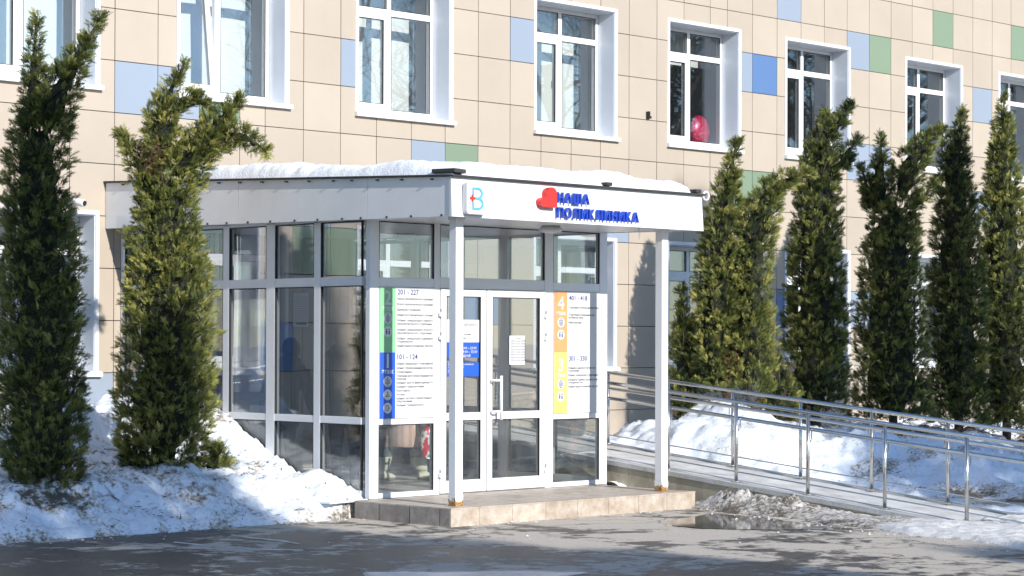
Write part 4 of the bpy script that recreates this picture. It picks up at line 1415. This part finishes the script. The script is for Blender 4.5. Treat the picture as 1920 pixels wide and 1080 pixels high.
    rr = (.12 + .42 * RNG.random(nb)) * max(a[2] for a in A) * 1.9
    Pb = np.array(base)[None] + np.stack([np.cos(ang) * rr, np.sin(ang) * rr, .02 + .28 * RNG.random(nb)], -1)
    Db = np.stack([np.cos(ang), np.sin(ang), -.1 + .6 * RNG.random(nb)], -1) + RNG.normal(size=(nb, 3)) * .25
    V, F, TT = scatter_sprays(Pb, Db, size * (.7 + .8 * RNG.random(nb)), RNG.random(nb))
    if brown:
        m = 260
        Pq = np.array(base)[None] + (brown[0] + RNG.normal(size=m) * .07)[:, None] * RV[None] + (RNG.normal(size=m) * .1)[:, None] * RD[None] - .12 * RD[None]
        Pq[:, 2] += brown[1] + RNG.normal(size=m) * .09
        V2, F2, T2 = scatter_sprays(Pq, RNG.normal(size=(m, 3)) + np.array([0, 0, .5])[None], np.full(m, size), .4 + .6 * RNG.random(m))
        F = np.concatenate([F, F2 + len(V)]); V = np.concatenate([V, V2]); TT = np.concatenate([TT, T2])
    me = np_mesh('dead_sprays', V - np.array(base)[None], F, False, {'tint': TT})
    me.materials.append(M['thuja_brown'])
    o = bpy.data.objects.new('dead_sprays', me); COL.objects.link(o); o.parent = root
    o['kind'] = 'stuff'
    return root


TREES = [
((-2.97,-3.30,0.33),[[(0.0, 0.0, 0.35), (-0.04, 0.53, 0.44), (-0.05, 1.13, 0.43), (-0.06, 1.94, 0.4), (-0.08, 2.65, 0.36), (-0.08, 3.2, 0.31), (-0.07, 3.61, 0.24)], [(-0.1, 3.45, 0.2), (-0.12, 3.81, 0.15), (-0.13, 4.11, 0.1), (-0.1, 4.51, 0.02)], [(0.0, 3.4, 0.24), (0.1, 3.76, 0.21), (0.25, 4.06, 0.15), (0.38, 4.26, 0.09), (0.5, 4.51, 0.02)]], 'tall dark thuja with a forked top, leftmost beside the snow bank', 0.0, None),
((-1.52,-3.00,0.40),[[(0.08, 0.10, 0.38), (0.1, 0.55, 0.52), (0.12, 1.07, 0.51), (0.15, 1.55, 0.48), (0.12, 2.03, 0.45), (0.11, 2.46, 0.39), (0.11, 2.84, 0.31), (0.19, 3.1, 0.24)], [(0.01, 2.73, 0.21), (-0.1, 3.0, 0.18), (-0.19, 3.21, 0.13), (-0.36, 3.45, 0.03)], [(0.11, 3.1, 0.21), (0.06, 3.37, 0.24), (0.05, 3.64, 0.18), (0.13, 3.85, 0.11), (0.29, 4.16, 0.02)], [(0.24, 3.0, 0.28), (0.4, 3.26, 0.22), (0.56, 3.49, 0.18), (0.7, 3.65, 0.12), (0.86, 3.81, 0.02)], [(0.4, 3.2, 0.18), (0.62, 3.4, 0.16), (0.8, 3.45, 0.14), (0.96, 3.37, 0.11), (1.12, 3.25, 0.02)], [(0.15, 3.62, 0.12), (0.29, 3.8, 0.12), (0.44, 3.8, 0.09), (0.52, 3.69, 0.04)]], 'thuja with splayed drooping arms in front of the glass side wall', 0.16, (0.0, 3.18)),
((6.90,-3.50,0.86),[[(-0.15, 0.28, 0.34), (-0.2, 0.75, 0.35), (-0.18, 1.42, 0.31), (-0.15, 2.05, 0.3), (-0.11, 2.54, 0.24), (-0.03, 3.01, 0.17), (0.05, 3.44, 0.03)], [(0.22, 0.28, 0.34), (0.22, 0.9, 0.34), (0.22, 1.57, 0.31), (0.24, 2.2, 0.31), (0.38, 2.54, 0.26), (0.46, 2.8, 0.19), (0.63, 2.94, 0.15), (0.83, 3.01, 0.12), (1.01, 3.03, 0.05)]], 'sunlit double thuja with one arching stem, nearest the canopy', 0.18, (-0.03, 0.65)),
((6.55,-3.00,0.62),[[(0.01, 0.12, 0.18), (0.0, 0.6, 0.22), (0.01, 1.08, 0.18), (0.0, 1.43, 0.11), (-0.03, 1.82, 0.02)]], 'small young thuja half hidden beside the right porch post', 0.0, None),
((8.63,-3.50,0.65),[[(-0.04, 0.2, 0.51), (-0.04, 0.7, 0.44), (0.04, 1.33, 0.44), (0.0, 1.96, 0.41), (0.0, 2.69, 0.35), (0.01, 3.25, 0.3), (0.07, 3.67, 0.24), (0.14, 4.13, 0.06)], [(0.16, 3.81, 0.15), (0.32, 4.06, 0.13), (0.48, 4.27, 0.02)], [(0.23, 3.35, 0.17), (0.39, 3.6, 0.13), (0.55, 3.8, 0.02)]], 'dark thuja with two raised arms, next after the arching one', -0.02, None),
((10.36,-3.50,0.52),[[(-0.02, 0.2, 0.57), (-0.02, 0.83, 0.51), (-0.04, 1.57, 0.48), (-0.05, 2.3, 0.43), (-0.02, 2.81, 0.38), (0.04, 3.25, 0.32)], [(-0.22, 3.03, 0.26), (-0.21, 3.47, 0.19), (-0.18, 3.77, 0.12), (-0.17, 4.09, 0.02)], [(-0.33, 3.11, 0.1), (-0.39, 3.47, 0.09), (-0.45, 3.68, 0.02)], [(0.11, 3.25, 0.28), (0.22, 3.69, 0.25), (0.4, 3.99, 0.19), (0.66, 4.22, 0.03)], [(0.27, 3.11, 0.12), (0.44, 3.29, 0.1), (0.56, 3.47, 0.02)]], 'broad thuja with several spires and one leaning arm', 0.03, None),
((11.95,-3.50,0.40),[[(-0.02, 0.2, 0.46), (-0.02, 0.94, 0.46), (-0.02, 1.7, 0.43), (-0.04, 2.46, 0.41), (-0.05, 3.07, 0.33), (-0.06, 3.68, 0.27), (-0.1, 4.06, 0.23), (0.0, 4.37, 0.14), (0.05, 4.72, 0.02)]], 'slim dark thuja second from the right edge', -0.04, None),
((13.19,-3.50,0.30),[[(-0.02, 0.2, 0.49), (-0.02, 1.03, 0.45), (-0.02, 2.12, 0.42), (-0.05, 2.99, 0.38), (-0.06, 3.77, 0.3), (-0.08, 4.32, 0.22), (-0.06, 4.75, 0.13), (-0.04, 5.11, 0.02)]], 'slim yellowish thuja at the right edge', 0.10, None),
((7.72,-3.60,0.68),[[(0.01, 0.05, 0.25), (0.0, 0.4, 0.27), (-0.03, 0.68, 0.15), (-0.07, 0.92, 0.03)]], 'low thuja seedling between the arching thuja and its neighbour', -0.02, None),
]
for k, (b0, axes, lab, lit_tint, br) in enumerate(TREES):
    near = k < 2
    thuja(b0, axes, lab, 2650 if near else 1800, .078 if near else .096, lit_tint, br, k + 1)
# seedlings in the snow at the foot of the left trees
for k, (x, y, h, r) in enumerate(((-1.72, -2.9, .35, .16), (-1.05, -3.35, .26, .2))):
    z = hl(snow_left, x, y) - .06
    thuja((x, y, z), [[(0, .02, r), (0.02, h * .5, r * .8), (.03, h, .03)]], ['low bushy thuja shoot in the snow beside the drooping thuja trunk', 'low bushy thuja shoot in front of the drooping thuja'][k], 2200, .10, -.05, None, 30 + k, True)

# ------------------------------------------------------------------ trees across the street: bare ones show in the window glass; added unseen spruces cast shade
def bare_tree(seed, height, r0):
    rr = random.Random(seed)
    mb = MB()
    def grow(p, d, l, r, lvl):
        n = 4 if lvl < 2 else 3
        pts, rs = [p], [r]
        q = p.copy(); dd = d.copy()
        for i in range(n):
            dd = (dd + Vector((rr.gauss(0, .12), rr.gauss(0, .12), rr.gauss(.04, .08)))).normalized()
            q = q + dd * l / n
            pts.append(q.copy()); rs.append(r * (1 - .62 * (i + 1) / n))
        mb.tube(pts, rs, 8 if lvl < 2 else (5 if lvl < 3 else 3), cap=False)
        if lvl >= 5: return
        kids = [7, 6, 5, 4, 3][lvl]
        for k in range(kids):
            t = rr.uniform(.35 if lvl == 0 else .2, 1.0)
            i = min(int(t * n), n - 1)
            f = t * n - i
            b = pts[i].lerp(pts[i + 1], f)
            ax = Vector((rr.gauss(0, 1), rr.gauss(0, 1), rr.gauss(.2, .5)))
            ax = (ax - dd * ax.dot(dd)).normalized()
            nd = (dd * rr.uniform(.55, .95) + ax * rr.uniform(.5, .95)).normalized()
            grow(b, nd, l * rr.uniform(.42, .66), max(.006, rs[i] * rr.uniform(.42, .62)), lvl + 1)
    grow(Vector((0, 0, -.2)), Vector((0, 0, 1)), height * .62, r0, 0)
    return mb


BT = [bare_tree(3, 15, .30).mesh('trunk', smooth=True), bare_tree(8, 16, .34).mesh('trunk', smooth=True)]
for m_ in BT: m_.materials.append(M['bark_grey'])
SPOTS = [(26, -15, 0, 1.1, 40), (30, -19, 1, 1.0, 120), (33, -13, 0, 1.0, 220), (37, -20, 1, 1.15, 300), (42, -15, 0, 1.1, 80), (46, -24, 1, 1.1, 170), (24, -24, 0, 1.0, 260), (53, -18, 1, 1.2, 20)]
for k, (x, y, v, s, a) in enumerate(SPOTS):
    r = empty('bare_tree', (x, y, 0), 'bare leafless street tree, out of frame, mirrored in the window glass', 'tree', 'bare street trees opposite the clinic')
    o = bpy.data.objects.new('trunk', BT[v]); COL.objects.link(o); o.parent = r
    o.scale = (s, s, s); o.rotation_euler = (0, 0, math.radians(a))


def spruce(base, h, rmax, slope, n, label):  # unseen tree, placed and shaped for the shade it casts
    root = empty('spruce_tree', base, label, 'tree', 'spruces opposite the clinic')
    z = 1.2 + (h - 1.2) * RNG.random(n) ** .85
    r = np.minimum(rmax, slope * (h - z)) * RNG.random(n) ** .45 * (.75 + .5 * vnoise(z * 1.3, z * 0, 71))
    a = RNG.random(n) * 6.283
    P = np.stack([np.cos(a) * r, np.sin(a) * r, z - .12 * r], -1) + np.array(base)[None]
    Dd = np.stack([np.cos(a), np.sin(a), -.15 + .3 * RNG.random(n)], -1) + RNG.normal(size=(n, 3)) * .25
    V, F, T = scatter_sprays(P, Dd, .55 * (.7 + .6 * RNG.random(n)), RNG.random(n))
    me = np_mesh('crown', V - np.array(base)[None], F, False, {'tint': T})
    me.materials.append(M['spruce'])
    o = bpy.data.objects.new('crown', me); COL.objects.link(o); o.parent = root; o['kind'] = 'stuff'
    MB().tube([Vector(base) + Vector((0, 0, -.2)), Vector(base) + Vector((.05, 0, h * .5)), Vector(base) + Vector((0, 0, h - .2))], [.24, .15, .03], 9).build('trunk', M['bark_grey'], root, smooth=True)


SPRUCES = [((-6.35, -26, 0), 14.4, 2.2, .21, 3600), ((-9.2, -27, 0), 13.3, 2.4, .45, 4200), ((-5.15, -26, 0), 12.2, 1.1, .33, 3000), ((-3.5, -26, 0), 7.9, 2.0, .5, 2600), ((-.6, -27, 0), 7.4, 2.0, .5, 2600),
           ((6.65, -24, 0), 14.8, 1.7, .30, 3600), ((8.6, -24.5, 0), 14.2, 1.9, .38, 3600), ((5.0, -26, 0), 10.4, 1.8, 1.2, 3400)]
SL = ['tall spruce across the street that shades the left snow bank', 'spruce across the street behind the viewer', 'medium spruce across the street that shades the drooping thuja foot', 'young spruce across the street facing the porch', 'lowest young spruce across the street', 'slender spruce across the street that shades the second right thuja', 'slender spruce across the street that shades the far thujas', 'broad headed young spruce across the street facing the ramp']
for q, l in zip(SPRUCES, SL): spruce(*q, l)

# ------------------------------------------------------------------ people
def blend_body(name, shapes, voxel=.014):
    """union of tapered limbs fused into one continuous surface"""
    mb = MB()
    for s in shapes:
        if s[0] == 'limb':                       # list of (x, y, z, rx, ry)
            ring = s[1]; n = 14
            vs, fs = [], []
            for (x, y, z, rx, ry) in ring:
                for k in range(n):
                    t = 2 * math.pi * k / n
                    vs.append((x + rx * math.cos(t), y + ry * math.sin(t), z))
            for i in range(len(ring) - 1):
                for k in range(n):
                    l = (k + 1) % n
                    fs.append((i * n + k, i * n + l, (i + 1) * n + l, (i + 1) * n + k))
            fs.append(tuple(range(n - 1, -1, -1))); e = (len(ring) - 1) * n; fs.append(tuple(range(e, e + n)))
            if ring[0][2] > ring[-1][2]: fs = [f[::-1] for f in fs]
            mb.add(vs, fs)
        elif s[0] == 'tube': mb.tube(s[1], s[2], 12)
        else: mb.ball(s[1], s[2], 16, sq=s[3] if len(s) > 3 else (1, 1, 1))
    me = mb.mesh(name)
    o = bpy.data.objects.new(name, me); COL.objects.link(o)
    md = o.modifiers.new('fuse', 'REMESH'); md.mode = 'VOXEL'; md.voxel_size = voxel; md.use_smooth_shade = True
    sm = o.modifiers.new('soft', 'SMOOTH'); sm.factor = .5; sm.iterations = 4
    dg = bpy.context.evaluated_depsgraph_get()
    out = bpy.data.meshes.new_from_object(o.evaluated_get(dg))
    bpy.data.objects.remove(o); bpy.data.meshes.remove(me)
    return out


def hand(p, d, side, out):
    """palm, four curled fingers and a thumb, hanging along d from the wrist p"""
    p, d = Vector(p), Vector(d).normalized()
    a = Vector((0, 1, 0)); b = d.cross(a).normalized()
    out.append(('tube', [p, p + d * .05, p + d * .09], [.026, .036, .034]))
    for k, l in enumerate((.066, .076, .071, .055)):
        q = p + d * .085 + b * (k - 1.5) * .019
        out.append(('tube', [q, q + d * l * .5 + a * side * .008, q + d * l * .8 + a * side * .03], [.0105, .010, .008]))
    q = p + d * .03 + b * .034
    out.append(('tube', [q, q + d * .03 + b * .022, q + d * .06 + b * .022 + a * side * .01], [.012, .011, .009]))


def person(loc, face, shapes, regions, mats, label, voxel=.014):
    """shapes in a frame where the person faces +Y; regions(x,y,z) gives the material index"""
    me = blend_body('person', shapes, voxel)
    for m in mats: me.materials.append(m)
    n = len(me.polygons)
    c = np.empty(n * 3, np.float32); me.polygons.foreach_get('center', c)
    c = c.reshape(-1, 3)
    me.polygons.foreach_set('material_index', np.asarray(regions(c[:, 0], c[:, 1], c[:, 2]), dtype=np.int32))
    me.polygons.foreach_set('use_smooth', np.ones(n, dtype=bool))
    o = bpy.data.objects.new('person', me)
    o.location = loc
    o.rotation_euler = (0, 0, face)
    link(o)
    return tag(o, label, 'person', 'people inside the pavilion')


def figure(H, coat_hem, stride=.0, lean=.0, bulk=1.0, hood=False, hip=.52):
    k = H / 1.75
    s = []
    hz, kz = hip * H, .28 * H
    for sd in (-1, 1):
        st = stride * sd
        s.append(('limb', [(sd * .09 * k, 0, hz, .095 * bulk, .10 * bulk), (sd * .095 * k, st * .45, kz + .05, .07 * bulk, .075 * bulk), (sd * .095 * k, st * .55, kz - .05, .062, .066), (sd * .095 * k, st * .9 - (.04 if st < 0 else 0), .10, .05, .052), (sd * .095 * k, st, .03, .05, .055)]))
        s.append(('tube', [(sd * .1 * k, st - .07, .045), (sd * .1 * k, st + .03, .05), (sd * .105 * k, st + .13, .035), (sd * .105 * k, st + .17, .03)], [.045, .05, .043, .028]))
    L = lambda z: lean * max(0, z - hz) ** 1.15
    rows = [(coat_hem, .21, .16), (hz, .205, .155), (.60 * H, .185, .135), (.70 * H, .205, .14), (.775 * H, .232, .13), (.805 * H, .222, .12), (.83 * H, .165, .10), (.855 * H, .085, .08), (.87 * H, .07, .07)]
    s.append(('limb', [(0, L(z), z, a * k * bulk, b * k * bulk) for z, a, b in rows]))
    hy, hz2 = L(.93 * H) + .015, .925 * H
    s.append(('tube', [(0, L(.84 * H), .84 * H), (0, hy - .01, .90 * H)], [.06, .055]))
    s.append(('ball', (0, hy, hz2), .105 * k, (.86, 1.0, 1.16)))
    s.append(('ball', (0, hy + .10 * k, hz2 - .015), .022, (.7, 1, 1.1)))
    for sd in (-1, 1): s.append(('ball', (sd * .088 * k, hy, hz2 - .01), .026, (.5, .9, 1.3)))
    if hood:
        s.append(('ball', (0, hy - .03, hz2 + .005), .13 * k, (.92, .98, 1.14)))
        s.append(('tube', [(-.13 * k, L(.83 * H) + .03, .835 * H), (0, L(.84 * H) - .085, .865 * H), (.13 * k, L(.83 * H) + .03, .835 * H)], [.045, .06, .045]))
    return s, L


cloth_grey = mat('olive grey coat', (.11, .10, .078), .85, var=.2, scale=9, bump=.4, bscale=14)
cloth_dark = mat('dark trousers', (.02, .021, .025), .85, var=.2, scale=9)
skin = mat('skin', (.46, .28, .2), .5)
pink = mat('dusty pink quilted coat', (.62, .43, .37), .7, var=.08, scale=6)
grey_knit = mat('grey woollen trousers', (.14, .16, .17), .9, bump=.5)
felt = mat('cream felt boot', (.62, .61, .46), .8, bump=.3)
shoe = mat('grey boot sole', (.2, .2, .2), .7)
hair = mat('brown hair', (.05, .032, .02), .7)

s, L = figure(1.80, .78, 0.04, .10, 1.12, hood=True)
s.append(('tube', [(-.215, L(1.43), 1.43), (-.30, L(1.15) + .02, 1.14), (-.27, .20, .95)], [.085, .072, .052])); hand((-.265, .22, .93), (0, .5, -1), 1, s)
s.append(('tube', [(.215, L(1.43), 1.43), (.31, L(1.15), 1.14), (.29, .10, .90)], [.085, .072, .052])); hand((.29, .11, .87), (0, .2, -1), 1, s)
person((.72, -3.30, FZ), -YAW + .15, s, lambda x, y, z: np.where(z < .12, 2, np.where(z < .76, 1, np.where((z > 1.60) & (y > L(1.67) + .075), 3, np.where((abs(x) > .24) & (z < .93), 3, 0)))), [cloth_grey, cloth_dark, shoe, skin], 'person in an olive grey hooded coat seen from behind through the side glass')
s, L = figure(1.62, .62, 0.03, .42, 1.05, hood=True)
s.append(('tube', [(-.19, L(1.28), 1.26), (-.27, L(1.05) + .08, 1.02), (-.22, .36, .85)], [.08, .068, .048])); hand((-.22, .38, .84), (0, .7, -1), 1, s)
s.append(('tube', [(.19, L(1.28), 1.26), (.27, L(1.05) + .06, 1.02), (.22, .33, .82)], [.08, .068, .048])); hand((.22, .35, .81), (0, .7, -1), 1, s)
person((1.25, -1.55, FZ), -YAW - .3, s, lambda x, y, z: np.where(z < .12, 2, np.where(z < .6, 1, 0)), [mat('black hooded jacket', (.03, .03, .032), .85, var=.2, scale=9, bump=.4, bscale=14), cloth_dark, shoe], 'stooping person in a dark hooded jacket behind the side glass')
s, L = figure(1.60, .38, .22, .03, 1.08)
s.append(('tube', [(-.19, L(1.27), 1.27), (-.27, .04, 1.0), (-.25, .16, .86)], [.08, .068, .048])); hand((-.25, .18, .84), (0, .4, -1), 1, s)
s.append(('tube', [(.19, L(1.27), 1.27), (.27, .02, 1.0), (.27, .12, .80)], [.08, .068, .048])); hand((.27, .13, .78), (0, .2, -1), 1, s)
s.append(('limb', [(-.095, -.18, .27, .08, .09), (-.095, -.21, .12, .066, .075)])); s.append(('limb', [(.095, .15, .27, .085, .095), (.095, .19, .12, .07, .08)]))
PK = (2.30, -2.44, FZ)
pf = -YAW - math.radians(62)
person(PK, pf, s, lambda x, y, z: np.where(z < .035, 4, np.where(z < .27, 2, np.where(z < .39, 1, np.where((z > 1.40) & (y < .06), 5, np.where((z > 1.37) | ((abs(x) > .2) & (z < .84)), 3, 0))))), [pink, grey_knit, felt, skin, shoe, hair], 'person in a pink quilted coat and cream felt boots behind the corner glass')
# quilting: stitched zigzag tubes would be invisible at this size except on the coat's lower half
Rm = Matrix.Rotation(pf, 4, 'Z')
def pl_(v): return Vector(PK) + Rm @ Vector(v)
bg_ = MB()
rows = [(.66, .02, .02), (.64, .07, .03), (.56, .11, .05), (.43, .13, .06), (.30, .12, .055), (.26, .07, .03)]
n = 16
vs, fs = [], []
for z, a, b2 in rows:
    for k in range(n):
        t = 2 * math.pi * k / n
        w = 1 + .12 * math.sin(5 * t + z * 20)
        vs.append(pl_((.33 + b2 * w * math.cos(t), .20 + a * w * math.sin(t), z)))
for i in range(len(rows) - 1):
    for k in range(n):
        l = (k + 1) % n
        fs.append((i * n + k, (i + 1) * n + k, (i + 1) * n + l, i * n + l))
fs.append(tuple(range((len(rows) - 1) * n, len(rows) * n)))
bg_.add(vs, fs)
def bag_mat():
    m, nt, b = nodes_of('patterned plastic bag')
    ge = N(nt, 'NewGeometry')
    no = N(nt, 'TexNoise', i_Scale=11.0, i_Detail=2.0)
    nt.links.new(ge.outputs['Position'], no.inputs['Vector'])
    rp = ramp(nt, [(.40, (.55, .015, .03)), (.50, (.62, .04, .06)), (.54, (.75, .72, .72)), (.62, (.72, .70, .70)), (.66, (.05, .25, .12))])
    nt.links.new(no.outputs['Fac'], rp.inputs['Fac']); nt.links.new(rp.outputs['Color'], b.inputs['Base Color'])
    b.inputs['Roughness'].default_value = .25
    return m
bo = bg_.build('shopping_bag', bag_mat(), base=pl_((.33, .2, .26)), label='red and white plastic bag carried by the person in pink', cat='bag', smooth=True)
bo.data.materials.append(M['sky_blue'])
MB().tube([pl_((.30, .15, .64)), pl_((.27, .15, .72)), pl_((.29, .20, .72)), pl_((.34, .24, .64))], .008, 6).build('strap', M['sky_blue'], bo, smooth=True)
